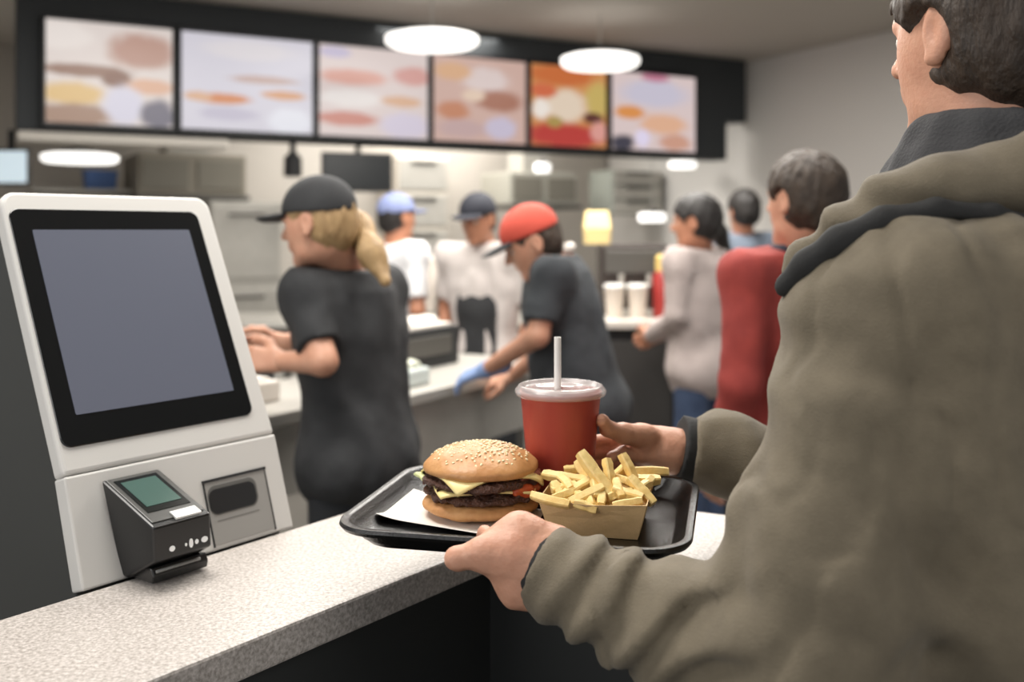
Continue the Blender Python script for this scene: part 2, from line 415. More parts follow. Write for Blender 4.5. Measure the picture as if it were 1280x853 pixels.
sobj('patty', s.mesh(.002, disp=lump), M_patty, br)
s = Sdf().el(BC+np.array([-.001, -.002, .0465]), (.0735, .0735, .011), k=.004)
sobj('patty', s.mesh(.002, disp=lump), M_patty, br)
def cheese(z, half, ang, drop, r0):
    V = []; n = 28; Fq = []
    for j in range(n+1):
        for i in range(n+1):
            x = (i/n*2-1)*half; y = (j/n*2-1)*half; c, s_ = math.cos(ang), math.sin(ang)
            X, Y = x*c-y*s_, x*s_+y*c; r = math.hypot(X, Y); e = max(0, r-r0)
            k = 1-.42*min(1, e/.03)*(e/(r+1e-6))
            V.append((BC[0]+X*k, BC[1]+Y*k, BC[2]+z-drop*(e/.02)**1.3+.0008*math.sin(8*math.atan2(Y, X))))
    for j in range(n):
        for i in range(n):
            k = j*(n+1)+i; Fq.append((k, k+1, k+n+2, k+n+1))
    o = link_mesh('cheese_slice', from_arrays('cheese_slice', V, Fq), M_cheese, br, smooth=True)
    md = o.modifiers.new('thick', 'SOLIDIFY'); md.thickness = .0026; md.offset = 0
cheese(.0575, .067, math.radians(-18-45), .0105, .066)
cheese(.0405, .063, math.radians(10), .006, .068)
s = Sdf()
s.chain([BC+np.array([.045, -.052, .040]), BC+np.array([.058, -.042, .038]), BC+np.array([.070, -.02, .037])], [.006, .0075, .006], .004)
sobj('tomato_slice', s.mesh(.0015, disp=lambda P: .001*fbm(P*120)), mat('tomato_red', (168, 62, 34), .25, rgb2=(190, 92, 48), var=.2, vscale=90), br)
s = Sdf()
s.chain([BC+np.array([.052, -.038, .051]), BC+np.array([.070, -.015, .052]), BC+np.array([.0735, .006, .051])], [.004, .0055, .004], .004)
sobj('onion_ring', s.mesh(.0015, disp=lambda P: .0012*fbm(P*150)), mat('red_onion', (150, 92, 80), .35), br)
s = Sdf().chain([BC+np.array([-.066, -.02, .043]), BC+np.array([-.078, .006, .045]), BC+np.array([-.07, .03, .044])], [.004, .008, .004], .003, flat=((.3, .2, 1), 2.2))
sobj('lettuce_leaf', s.mesh(.0016, disp=lambda P: .002*fbm(P*100)), mat('lettuce', (190, 196, 140), .5), br)
s = Sdf().el(BC+up*.0595, (.0715, .0715, .0295), k=.004).el(BC+up*.061, (.0725, .0725, .0085), k=.008)
tbVF = s.mesh(.0022, cuts=[(BC+up*.0555, (0, 0, -1))], disp=lambda P: .0012*fbm(P*38, 3))
tb = sobj('top_bun', tbVF, M_bun, br)
M_seed = mat('sesame', (240, 222, 178), .45)
# seeds set on the crown: 100 as parts, the rest as one part
sm = bmesh.new(); bmesh.ops.create_uvsphere(sm, u_segments=8, v_segments=6, radius=1)
for v in sm.verts: v.co.x *= (1+.25*v.co.y)
bmesh.ops.scale(sm, vec=(.0014, .0023, .0010), verts=sm.verts)
seed_me = bpy.data.meshes.new('sesame_seed'); sm.to_mesh(seed_me); seed_me.materials.append(M_seed)
seed_me.polygons.foreach_set('use_smooth', [True]*len(seed_me.polygons))
cands = []; k = 0
while len(cands) < 210 and k < 9000:
    k += 1
    a = random.random()*2*PI; rr = .064*math.sqrt(random.random())
    if rr > .05 and random.random() < .45: continue
    x, y = rr*math.cos(a), rr*math.sin(a)
    if any((x-c[0])**2+(y-c[1])**2 < .0040**2 for c in cands): continue
    z = .0595+.0295*math.sqrt(max(0, 1-(rr/.0715)**2))+.0003
    nn = Vector((x/.0715**2, y/.0715**2, (z-.0595)/.0295**2)).normalized()
    cands.append((x, y, z, nn))
cands.sort(key=lambda c: c[1]-c[2]*.5)
rest = bmesh.new()
for i, (x, y, z, nn) in enumerate(cands):
    Mx = Matrix.Translation((x, y, z)) @ nn.to_track_quat('Z', 'Y').to_matrix().to_4x4() @ Matrix.Rotation(random.random()*PI*2, 4, 'Z') @ Matrix.Scale(random.uniform(.85, 1.15), 4)
    if i < 100:
        o = bpy.data.objects.new('sesame_seed', seed_me); COL.objects.link(o); o.parent = tb; o.matrix_local = Mx
    else:
        t2 = seed_me.copy(); t2.transform(Mx); rest.from_mesh(t2); bpy.data.meshes.remove(t2)
rm = bpy.data.meshes.new('sesame_seeds'); rest.to_mesh(rm); rm.materials.append(M_seed); rm.polygons.foreach_set('use_smooth', [True]*len(rm.polygons))
o = bpy.data.objects.new('sesame_seeds', rm); COL.objects.link(o); o.parent = tb; o['kind'] = 'stuff'
# drink cup
CC = np.array([.0655, 1.345, FZ+.0004]); CH = .1475
cr = empty('drink_cup', CC, 'red paper drink cup with clear plastic lid on the tray', 'cup')
MB().lathe([(.036, 0), (.039, .002), (.0395, .006), (.0475, .072), (.0540, CH-.004), (.0552, CH), (.0535, CH), (.0525, CH-.004), (.038, .008)], CC, 64).build('cup_body', mat('red_cup', (174, 70, 54), .4, rgb2=(148, 54, 46), var=.3, vscale=14, stretch=(1, 1, .2)), cr, angle=math.radians(60))
M_lid = mat('clear_lid', (222, 216, 214), .2, alpha=.42, coat=.3)
z0 = CH
MB().lathe([(.0552, z0-.0065), (.0590, z0-.006), (.0612, z0-.003), (.0618, z0+.0005), (.0600, z0+.0035), (.0580, z0+.0045), (.0570, z0+.0075), (.0545, z0+.0085), (.0525, z0+.0075), (.0510, z0+.0035),
            (.044, z0+.003), (.0425, z0+.005), (.035, z0+.0052), (.033, z0+.0034), (.0055, z0+.0036)], CC, 72, False, False).build('lid', M_lid, cr, smooth=True, label='clear plastic lid with moulded rings')
straw = MB(); sx = CC+np.array([-.004, -.004, 0])
pr = [(.0047, .03), (.0047, 1.306-CC[2])]
straw.lathe([(.0047, .03), (.0047, 1.306-CC[2]), (.0038, 1.306-CC[2]), (.0038, .03)], sx, 20, False, False)
tag(straw.build('drinking_straw', mat('white_straw', (232, 230, 226), .4), angle=math.radians(60)), 'white plastic straw standing in the lid of the red cup', 'straw')
# fries box: flared card tray
FB = np.array([.1476, 1.170]); fw, fd, fh, fl = .105, .096, .044, .012
def FBp(x, y, z): # from front right bottom corner, x to the left negative
    return np.array([FB[0], FB[1], 0])+tu*x+tv*y+up*(FZ+.0004+z)
fr = empty('fries_box', FBp(-fw/2, fd/2, 0), 'kraft cardboard box of fries on the black tray', 'box')
def ring(e, z, curve=0):
    return [FBp(-fw-e, -e, z), FBp(-fw/2, -e-curve, z-curve*.6), FBp(e, -e, z), FBp(e, fd/2, z), FBp(e, fd+e, z), FBp(-fw/2, fd+e, z), FBp(-fw-e, fd+e, z), FBp(-fw-e, fd/2, z)]
MB().loops([ring(0, 0), ring(fl*.55, fh*.55, .001), ring(fl, fh, .004), ring(fl-.0014, fh, .004), ring(fl*.5, fh*.55, .0002), ring(-.0014, .0014)]).build('box_tray', mat('kraft_card', (208, 176, 130), .75, rgb2=(192, 160, 112), var=.3, vscale=60, bump=.1, bscale=300), fr)
for sx_ in (0,):
    mbx = MB(); mbx.loops([[FBp(e-.0005, y, z) for e, y, z in ((.0008, .006, .002), (fl*.9+.0008, .010, fh*.9), (fl*.9+.0016, .010, fh*.9), (.0016, .006, .002))],
                           [FBp(e-.0005, y, z) for e, y, z in ((.0008, .03, .002), (fl*.9+.0008, .034, fh*.9), (fl*.9+.0016, .034, fh*.9), (.0016, .03, .002))]])
    mbx.build('glued_flap', MATS['kraft_card'], fr)
M_fry = mat('fried_potato', (240, 216, 150), .5, rgb2=(222, 184, 106), var=.22, vscale=40, bump=.15, bscale=160, sss=.05)
fry_meshes = {}
def fry(a, b, r=.0042, bend=.003, label=None, group=None):
    a, b = np.array(a), np.array(b); L = np.linalg.norm(b-a); d = (b-a)/L
    u = np.cross(d, up); u /= np.linalg.norm(u)+1e-9; v = np.cross(u, d); tw = random.uniform(0, PI/2)
    uu = u*math.cos(tw)+v*math.sin(tw); vv = np.cross(uu, d); bu = random.uniform(-bend, bend); bv = random.uniform(-bend, bend)
    mid = (a+b)/2; lp = []
    N = 7
    for i in range(N+1):
        f = i/N; e = 4*f*(1-f); c = (f-.5)*L*d+uu*bu*e+vv*bv*e
        rad = r*(.82 if i in (0, N) else 1)*random.uniform(.93, 1.07)
        lp.append([c+rad*(uu*x+vv*y) for x, y in ((1, .7), (.7, 1), (-.7, 1), (-1, .7), (-1, -.7), (-.7, -1), (.7, -1), (1, -.7))])
    o = MB().loops(lp).build('french_fry', M_fry, None, angle=math.radians(40))
    o.location = mid
    tag(o, label or 'pale golden fry half buried in the pile in the kraft box', 'fry', group or 'fries buried in the cardboard box')
    return o
G = 'fries on top of the cardboard box'
FR = [((725, 566, 1.222), (769, 625, 1.192), .0062, 'longest fry slanting down across the middle of the box'),
      ((679, 593, 1.255), (733, 601, 1.225), .0050, 'fry lying level at the upper left, beside the red cup'),
      ((664, 619, 1.190), (712, 631, 1.172), .0044, 'fry poking out over the left corner toward the burger'),
      ((702, 622, 1.205), (747, 596, 1.222), .0055, 'thick fry sloping up to the right, left of the long slanting fry'),
      ((712, 629, 1.180), (754, 609, 1.196), .0050, 'fry in front of the thick sloping fry, ending under the long one'),
      ((758, 574, 1.225), (765, 618, 1.203), .0050, 'upright fry just right of the long slanting fry'),
      ((777, 568, 1.235), (793, 603, 1.222), .0050, 'upright fry leaning left at the top right of the pile'),
      ((786, 590, 1.255), (835, 590, 1.262), .0050, 'fry sticking out level over the right rim of the box'),
      ((782, 600, 1.235), (825, 600, 1.240), .0054, 'fry lying level under the one over the right rim'),
      ((787, 597, 1.205), (817, 630, 1.185), .0052, 'fry hanging down over the front right corner of the box'),
      ((766, 611, 1.195), (803, 623, 1.184), .0050, 'fry lying across the front right, right of the upright fry'),
      ((766, 633, 1.172), (803, 626, 1.172), .0044, 'lowest fry along the front rim at the right'),
      ((718, 629, 1.176), (746, 638, 1.168), .0046, 'fry dipping toward the camera at the front rim'),
      ((692, 604, 1.22), (706, 628, 1.195), .0048, 'short fry standing at the left end of the pile'),
      ((722, 576, 1.245), (735, 600, 1.230), .0050, 'fry end behind the top of the long slanting fry'),
      ((757, 603, 1.23), (787, 578, 1.245), .0048, 'fry rising to the right behind the upright fry'),
      ((770, 597, 1.225), (795, 606, 1.205), .0046, 'short fry crossing under the upright fries'),
      ((705, 588, 1.262), (735, 584, 1.262), .0044, 'fry end at the back of the pile against the cup')]
for (x0, y0, Y0), (x1, y1, Y1), r, lb in FR:
    fry(Pw(x0, y0, Y0), Pw(x1, y1, Y1), r*1.12, .002, lb, G)
ends = [((741, 634, 1.172), (737, 618, 1.195)), ((751, 632, 1.172), (752, 612, 1.2)), ((730, 633, 1.175), (722, 617, 1.2)), ((795, 620, 1.19), (812, 604, 1.215)),
        ((745, 622, 1.185), (742, 596, 1.215)), ((778, 622, 1.185), (770, 600, 1.21)), ((806, 612, 1.215), (815, 598, 1.24)), ((714, 612, 1.205), (700, 597, 1.235)),
        ((690, 624, 1.19), (722, 612, 1.21)), ((690, 614, 1.21), (720, 606, 1.22)), ((735, 604, 1.22), (770, 604, 1.22)), ((760, 622, 1.19), (790, 614, 1.2))]
for a, b in ends: fry(Pw(*a), Pw(*b), .0052, .002)
for i in range(16):
    x = random.uniform(-fw+.008, -.008); y = random.uniform(.012, fd-.012); a = random.uniform(0, PI)
    L = .03; c = FBp(max(min(x, -.02), -fw+.02), max(min(y, fd-.02), .02), random.uniform(.022, .040))
    dd = (tu*math.cos(a)+tv*math.sin(a)*.6)*L*.6+up*random.uniform(-.006, .006)
    fry(c-dd, c+dd, .0048, .002)
# ------------------------------------------------------------------ people
def unit(v): v = np.array(v, float); return v/np.linalg.norm(v)
def rot_about(v, ax, a):
    ax = unit(ax); return v*math.cos(a)+np.cross(ax, v)*math.sin(a)+ax*np.dot(ax, v)*(1-math.cos(a))
def hand_sdf(W, d, nrm, side, sc=1, curl=.5, spread=.12):
    """W wrist, d finger direction, nrm palm normal, side = direction of the thumb side"""
    W = np.array(W, float); d = unit(d); nrm = unit(nrm-np.dot(nrm, d)*d); side = unit(side-np.dot(side, d)*d-np.dot(side, nrm)*nrm)
    s = Sdf()
    s.rc(W-d*.03*sc, W+d*.01*sc, .027*sc, .026*sc, .01, flat=(nrm, 1.25))
    for q in (-.026, -.009, .009, .026):
        s.rc(W+d*.012*sc+side*q*.6*sc, W+d*.082*sc+side*q*sc, .015*sc, .0115*sc, .014)
    Ls = [.066, .076, .072, .056]; qs = [.027, .009, -.009, -.026]
    for i, (L, q) in enumerate(zip(Ls, qs)):
        b = W+d*.084*sc+side*q*sc; dv = unit(d+side*q*spread/.03); r = [.0098, .0102, .0097, .0085][i]*sc
        for j, fr_ in enumerate((.46, .30, .24)):
            dv = rot_about(dv, np.cross(d, nrm), curl*(1, 1.15, .8)[j])
            e = b+dv*L*fr_*sc; s.rc(b, e, r, r*.9, .004); b = e; r *= .92
    b = W+d*.025*sc+side*.022*sc; dv = unit(d*.6+side*.75+nrm*.35)
    for j, (L, r) in enumerate(((.042, .0155), (.032, .0118), (.025, .0105))):
        e = b+dv*L*sc; s.rc(b, e, r*sc, r*.88*sc, .008); b = e; dv = unit(dv+d*.5-side*.35)
    return s
def head_sdf(c, f, u, sc, neck):
    l = np.cross(u, f); R = np.stack([f, l, u], 1)
    P = lambda a, b, z: np.array(c)+sc*(f*a+l*b+u*z)
    s = Sdf()
    s.el(P(-.012, 0, .026), np.array((.098, .077, .092))*sc, R, k=.02)
    s.el(P(.028, 0, -.028), np.array((.064, .062, .082))*sc, R, k=.03)
    s.rc(P(.03, .028, -.078), P(.066, .008, -.098), .026*sc, .018*sc, .02).rc(P(.03, -.028, -.078), P(.066, -.008, -.098), .026*sc, .018*sc, .02)
    s.rc(P(.078, .03, .024), P(.078, -.03, .024), .013*sc, None, .012)
    s.el(P(.092, .031, .003), np.array((.014, .015, .010))*sc, R, .008, None, True).el(P(.092, -.031, .003), np.array((.014, .015, .010))*sc, R, .008, None, True)
    s.rc(P(.085, 0, .012), P(.106, 0, -.022), .008*sc, .0115*sc, .008).rc(P(.094, .011, -.026), P(.094, -.011, -.026), .0075*sc, None, .006)
    s.rc(P(.083, .018, -.052), P(.083, -.018, -.052), .0075*sc, None, .006).rc(P(.080, .016, -.063), P(.080, -.016, -.063), .008*sc, None, .005)
    for sg in (1, -1):
        s.el(P(-.006, sg*.079, .0), np.array((.020, .008, .033))*sc, R, .006).el(P(-.002, sg*.088, -.0), np.array((.010, .006, .018))*sc, R, .004, None, True)
        s.rc(P(-.002, sg*.077, -.03), P(.004, sg*.077, -.03), .008*sc, None, .006)
    s.rc(P(-.022, 0, -.06), neck, .054*sc, .058*sc, .03)
    return s, P, R
def make_person(label, pos, face, s=1.0, lean=0.0, head_face=None, pitch=0.0, arms=None, head_c=None, hand_dirs=None, skin=None, gloves=(), group=None,
                top=None, sleeve='short', top_hem=.86, pants=None, hair=None, hair_kind='short', cap=None, brim=None, ponytail=None, apron=None, collar=None, fine=False, body_only=False, shoulder=.185, bulk=.0, custom_hands=None, joints=None, cup_hand=False):
    f = unit((face[0], face[1], 0)); l = np.array([-f[1], f[0], 0]); base = np.array([pos[0], pos[1], 0.])
    root = empty('person', base, label, 'person', group)
    pel = base+up*.98*s
    ul = unit(up*math.cos(lean)+f*math.sin(lean)); fl = np.cross(l, ul)
    T = lambda a, b, z: (base+s*(f*a+l*b)+up*z*s) if z <= .98 else (pel+s*(fl*a+l*b+ul*(z-.98)))
    RB = np.stack([fl, l, ul], 1)
    J = dict(Lsh=T(0, shoulder, 1.42), Rsh=T(0, -shoulder, 1.42), neck=T(-.01, 0, 1.47))
    if joints: J.update(joints)
    hf = unit((head_face[0], head_face[1], 0)) if head_face is not None else f
    hl = np.array([-hf[1], hf[0], 0]); hu = up
    hf = rot_about(hf, hl, pitch); hu = rot_about(hu, hl, pitch)
    hc = T(.03, 0, 1.635) if head_c is None else np.array(head_c)
    arms = arms or {}
    def arm(sd):
        sg = 1 if sd == 'L' else -1
        if sd in arms: return np.array(arms[sd][0]), np.array(arms[sd][1])
        return T(-.03, sg*(shoulder+.05), 1.13), T(.08, sg*(shoulder+.02), .90)
    E_, W_ = {}, {}
    for sd in 'LR': E_[sd], W_[sd] = arm(sd)
    skin = skin or M_skin
    b = Sdf()
    g = bulk
    def torso(b, o, low=True):
        b.el(T(0, 0, 1.27), np.array((.108+o+g*.5, .160+o+g*.5, .19+o*.5))*s, RB, .05)
        b.el(T(.005, 0, 1.08), np.array((.104+o+g, .142+o+g, .17))*s, RB, .06)
        for sg in (1, -1): b.rc(T(0, sg*.135, 1.37), T(0, sg*.10, 1.12), (.066+o)*s, (.055+o)*s, .04)
        b.el(T(-.005, 0, .95), np.array((.112+o+g, .160+o+g, .13))*s, RB, .06)
        b.rc(J['Lsh'], J['Rsh'], (.052+o)*s, None, .05); b.rc(J['neck']-ul*.02*s, T(-.01, 0, 1.40), (.06+o*.6)*s, (.10+o*.3)*s, .05)
    torso(b, 0)
    for sd in 'LR':
        b.rc(J[sd+'sh'], E_[sd], .047*s, .037*s, .03).rc(E_[sd], W_[sd], .038*s, .027*s, .02)
    for sg in (1, -1):
        b.rc(T(0, sg*.088, .92), T(.015, sg*.098, .49), .082*s, .054*s, .03).rc(T(.015, sg*.098, .49), T(-.01, sg*.1, .09), .054*s, .036*s, .02).rc(T(-.02, sg*.1, .045), T(.13, sg*.11, .03), .036*s, .026*s, .02)
    parts = [b.mesh(.012)]
    hs, HP, HR = head_sdf(hc, hf, hu, s, J['neck'])
    parts.append(hs.mesh(.0045 if fine else .006))
    for sd in 'LR':
        if custom_hands and sd in custom_hands: parts.append(custom_hands[sd]); continue
        if sd in gloves: continue
        if hand_dirs and sd in hand_dirs: d, nn, th = [unit(x) for x in hand_dirs[sd]]
        else: d, nn, th = unit(W_[sd]-E_[sd]), l*(-1 if sd == 'L' else 1), f
        parts.append(hand_sdf(W_[sd], d, nn, th, s, .45).mesh(.0042))
    body = sobj('body', merge(*parts), skin, root)
    for sd in gloves:
        d, nn, th = [unit(x) for x in hand_dirs[sd]]
        hnd = hand_sdf(W_[sd], d, nn, th, s*1.05, .4); hnd.rc(W_[sd]-d*.06, W_[sd], .036*s, .032*s, .01)
        sobj('glove', hnd.mesh(.0042), mat('blue_nitrile', (128, 152, 196), .5), root)
    for sg in (1, -1):
        eb = bmesh.new(); bmesh.ops.create_uvsphere(eb, u_segments=12, v_segments=8, radius=.0105*s)
        bmesh.ops.translate(eb, vec=Vector(HP(.075, sg*.031, .004)), verts=eb.verts)
        me = bpy.data.meshes.new('eye'); eb.to_mesh(me); eb.free(); link_mesh('eye', me, M_eye, root, smooth=True)
    # trousers and shoes
    p = Sdf(); o = .014
    p.el(T(-.005, 0, .95), np.array((.112+o+g*.6, .160+o+g*.6, .13))*s, RB, .06).el(T(0, 0, 1.02), np.array((.107+o*.8+g*.4, .15+o*.8+g*.4, .13))*s, RB, .06)
    for sg in (1, -1):
        p.rc(T(0, sg*.088, .92), T(.015, sg*.098, .49), .088*s, .066*s, .03).rc(T(.015, sg*.098, .49), T(-.01, sg*.1, .07), .066*s, .054*s, .03)
    sobj('trousers', p.mesh(.011, cuts=[(base+up*s*(1.02 if top_hem > .9 else top_hem+.07), up), (base+up*.055, -up)], disp=lambda P: .004*fbm(P*9, 2)), pants or M_pants, root)
    for sg in (1, -1):
        q = Sdf().rc(T(-.03, sg*.1, .05), T(.13, sg*.112, .04), .046*s, .040*s, .02).rc(T(-.02, sg*.1, .05), T(-.01, sg*.1, .10), .045*s, .045*s, .02)
        sobj('shoe', q.mesh(.007, cuts=[(base+up*.002, -up)]), M_shoe, root)
    if not body_only:
        j = Sdf(); o = .019
        torso(j, o)
        j.el(T(-.003, 0, .90), np.array((.122+o+g, .166+o+g, .13))*s, RB, .05)
        for sd in 'LR':
            a, e, wv = J[sd+'sh'], E_[sd], W_[sd]
            if sleeve == 'short':
                d = unit(e-a); tp = a+(e-a)*.78
                j.rc(a, e, (.060+g*.3)*s, .058*s, .03, cut=(tp, d))
            else:
                d = unit(wv-e); tp = e+(wv-e)*.97
                j.rc(a, e, (.062+g*.3)*s, .055*s, .03).rc(e, wv, .052*s, .040*s, .025, cut=(tp, d))
        nk = J['neck']+ul*.012*s
        so = sobj('jacket' if sleeve == 'jacket' else ('shirt' if sleeve == 'short' else 'sweater'), j.mesh(.008 if fine else .0095, cuts=[(base+up*top_hem*s, -up), (nk+f*.0, unit(ul-f*.25))], disp=lambda P: .005*np.sin(fbm(P*np.array([5, 5, 2.6]), 2)*7)+.002*fbm(P*22, 2), band=.05), top or M_black_cloth, root)
        if collar:
            cc = Sdf(); N0 = J['neck']
            for i in range(10):
                a0_, a1_ = 2*PI*i/10, 2*PI*(i+1)/10
                rr = .062*s; pp = lambda a: N0+ul*(.012+.012*math.cos(a+PI))*s+fl*math.cos(a)*rr+l*math.sin(a)*rr
                cc.rc(pp(a0_), pp(a1_), .016*s, None, .01)
            sobj('collar', cc.mesh(.005), collar, root)
        if apron:
            ap = Sdf()
            ap.el(T(.03, 0, 1.15), np.array((.112, .145, .19))*s, RB, .04).el(T(.02, 0, .88), np.array((.13, .165, .22))*s, RB, .06)
            sobj('apron', ap.mesh(.01, cuts=[(T(.0, 0, 1), -f*1.0), (T(0, 0, 1.26), ul)]), apron, root)
    # hair
    if hair is not None:
        hh = Sdf(); th = {'short': .010, 'full': .016, 'under': .006}[hair_kind]
        hh.el(HP(-.014, 0, .028), np.array((.098+th, .077+th, .092+th))*s, HR, .02)
        hh.el(HP(-.045, 0, -.03), np.array((.06+th*.5, .064+th*.6, .062))*s, HR, .03)
        hh.el(HP(.085, 0, -.055), np.array((.075, .1, .105))*s, HR, .012, None, True)
        for sg in (1, -1): hh.el(HP(.012, sg*.09, -.016), np.array((.036, .028, .046))*s, HR, .008, None, True)
        sobj('hair', hh.mesh(.0045 if fine else .006, cuts=[(HP(0, 0, -.075), unit(-hu*1.0+hf*.3))], disp=lambda P: .004*fbm(P*np.array([60, 60, 24]), 2)), hair, root)
    if cap is not None:
        c = Sdf().el(HP(-.012, 0, .040), np.array((.108, .090, .094))*s, HR, .01)
        co = sobj('cap', c.mesh(.005, cuts=[(HP(0, 0, .030), unit(-hu+hf*.12))]), cap, root)
        bb = Sdf(); bb.el(HP(.105, 0, .036), np.array((.075, .076, .0065))*s, HR, .01)
        bb.el(HP(.10, 0, .030), np.array((.06, .074, .008))*s, HR, .01)
        sobj('brim', bb.mesh(.0035, cuts=[(HP(.07, 0, 0), -hf)]), brim or cap, co, )
    if ponytail is not None:
        q = Sdf().chain([np.array(x[:3]) for x in ponytail], [x[3] for x in ponytail], .03)
        sobj('ponytail', q.mesh(.0055, disp=lambda P: .005*fbm(P*np.array([50, 50, 9]), 2)), hair, root)
    return root, dict(T=T, J=J, E=E_, W=W_, HP=HP, HR=HR, f=f, l=l, hf=hf, hu=hu, neck=J['neck'], ul=ul)
# --- the customer in front, in the olive jacket
Lsh = np.array([.362, .985, 1.362]); Lel = np.array([.280, .935, 1.022]); Lwr = Pw(684, 714, 1.078)
Rsh = np.array([.60, 1.285, 1.37]); Rel = np.array([.485, 1.43, 1.085]); Rwr = Pw(846, 563, 1.415)
def near_hand():
    s = Sdf(); q = Pw
    s.rc(q(726, 740, 1.06), q(686, 714, 1.072), .030, .032, .012)
    s.rc(q(694, 684, 1.082), q(650, 668, 1.084), .0235, .0205, .018).rc(q(684, 716, 1.070), q(645, 694, 1.070), .032, .027, .018)
    s.rc(q(650, 668, 1.084), q(622, 682, 1.075), .0205, .0150, .018)
    s.rc(q(684, 738, 1.066), q(646, 736, 1.068), .0235, .0185, .014).rc(q(646, 736, 1.068), q(622, 704, 1.066), .0180, .0165, .014)   # heel of the thumb
    s.rc(q(640, 694, 1.064), q(604, 692, 1.062), .0190, .0165, .014).rc(q(604, 692, 1.062), q(574, 698, 1.064), .0165, .0128, .008)
    s.el(q(571, 698.5, 1.065), (.0140, .0130, .0128), None, .004)
    s.rc(q(640, 670, 1.084), q(618, 675, 1.082), .0150, .0105, .012)                      # index over the rim
    s.rc(q(618, 675, 1.082), q(606, 667, 1.108), .0095, .0080, .005).rc(q(606, 667, 1.108), q(603, 672, 1.126), .0080, .0070, .004)
    for x0, y0, x1, y1, Yt in ((655, 670, 640, 664, 1.122), (668, 672, 658, 662, 1.13), (682, 676, 674, 668, 1.128)):
        s.rc(q(x0, y0, 1.090), q(x1, y1, 1.108), .0130, .0090, .009).rc(q(x1, y1, 1.108), q(x1-3, y1+12, Yt), .0090, .0078, .004)
    return s.mesh(.0024, disp=lambda P: .0007*fbm(P*np.array([90, 90, 90]), 2))
def far_hand():
    s = Sdf(); q = Pw
    s.rc(q(870, 566, 1.415), q(836, 563, 1.412), .029, .028, .012)
    s.rc(q(838, 560, 1.412), q(800, 548, 1.405), .027, .021, .014).rc(q(838, 568, 1.405), q(804, 562, 1.400), .026, .022, .014)
    s.rc(q(806, 546, 1.388), q(778, 542, 1.362), .018, .0135, .010).rc(q(778, 542, 1.362), q(760, 536, 1.342), .0132, .0105, .006).rc(q(760, 536, 1.342), q(753, 526, 1.327), .0108, .0088, .005)
    # fingers round the far side of the cup
    for y, x in ((548, 788), (562, 787), (577, 790), (590, 794)):
        A = q(x, y, 1.408); A2 = q(x-26, y+2, 1.412); rr = .0095
        s.rc(A, A2, .0115, rr, .008)
        c = np.array([CC[0], CC[1], A2[2]]); R_ = .0395+(.054-.0395)*max(0, min(1, (A2[2]-CC[2])/.13))+rr+.0008
        prev = A2
        for a in (60, 85, 108):
            e = c+np.array([math.cos(math.radians(a)), math.sin(math.radians(a)), 0])*R_+up*(-.002); s.rc(prev, e, rr, rr*.93, .004); prev = e
    s.rc(q(800, 572, 1.390), q(778, 567, 1.372), .0105, .0095, .005).rc(q(778, 567, 1.372), q(765, 572, 1.356), .0092, .008, .004)
    return s.mesh(.0025, disp=lambda P: .0007*fbm(P*90, 2))

hc = np.array([.53, 1.13, 1.668])
man, MI = make_person('person in an olive jacket seen from behind, holding the black tray', (.515, 1.09), (-.8, .6), s=1.0, head_face=(-.5, .87), head_c=hc, arms=dict(L=(Lel, Lwr), R=(Rel, Rwr)),
    hair=M_hairb, hair_kind='full', fine=True, body_only=True, custom_hands=dict(L=near_hand(), R=far_hand()), joints=dict(Lsh=Lsh, Rsh=Rsh, neck=np.array([.525, 1.12, 1.49])), pants=M_pants)
# nails
def nail(c, r, R):
    b = bmesh.new(); bmesh.ops.create_uvsphere(b, u_segments=12, v_segments=8, radius=1); M = Matrix.Translation(Vector(c)) @ R.to_4x4() @ Matrix.Diagonal((*r, 1))
    bmesh.ops.transform(b, matrix=M, verts=b.verts); me = bpy.data.meshes.new('nail'); b.to_mesh(me); b.free(); return link_mesh('nail', me, mat('nail', (222, 172, 152), .3), man, smooth=True)
nail(Pw(561, 699, 1.062), (.003, .0065, .0085), Matrix.Rotation(.5, 3, 'Z'))
nail(Pw(752, 523, 1.322), (.006, .0025, .0065), Matrix.Rotation(.3, 3, 'X'))
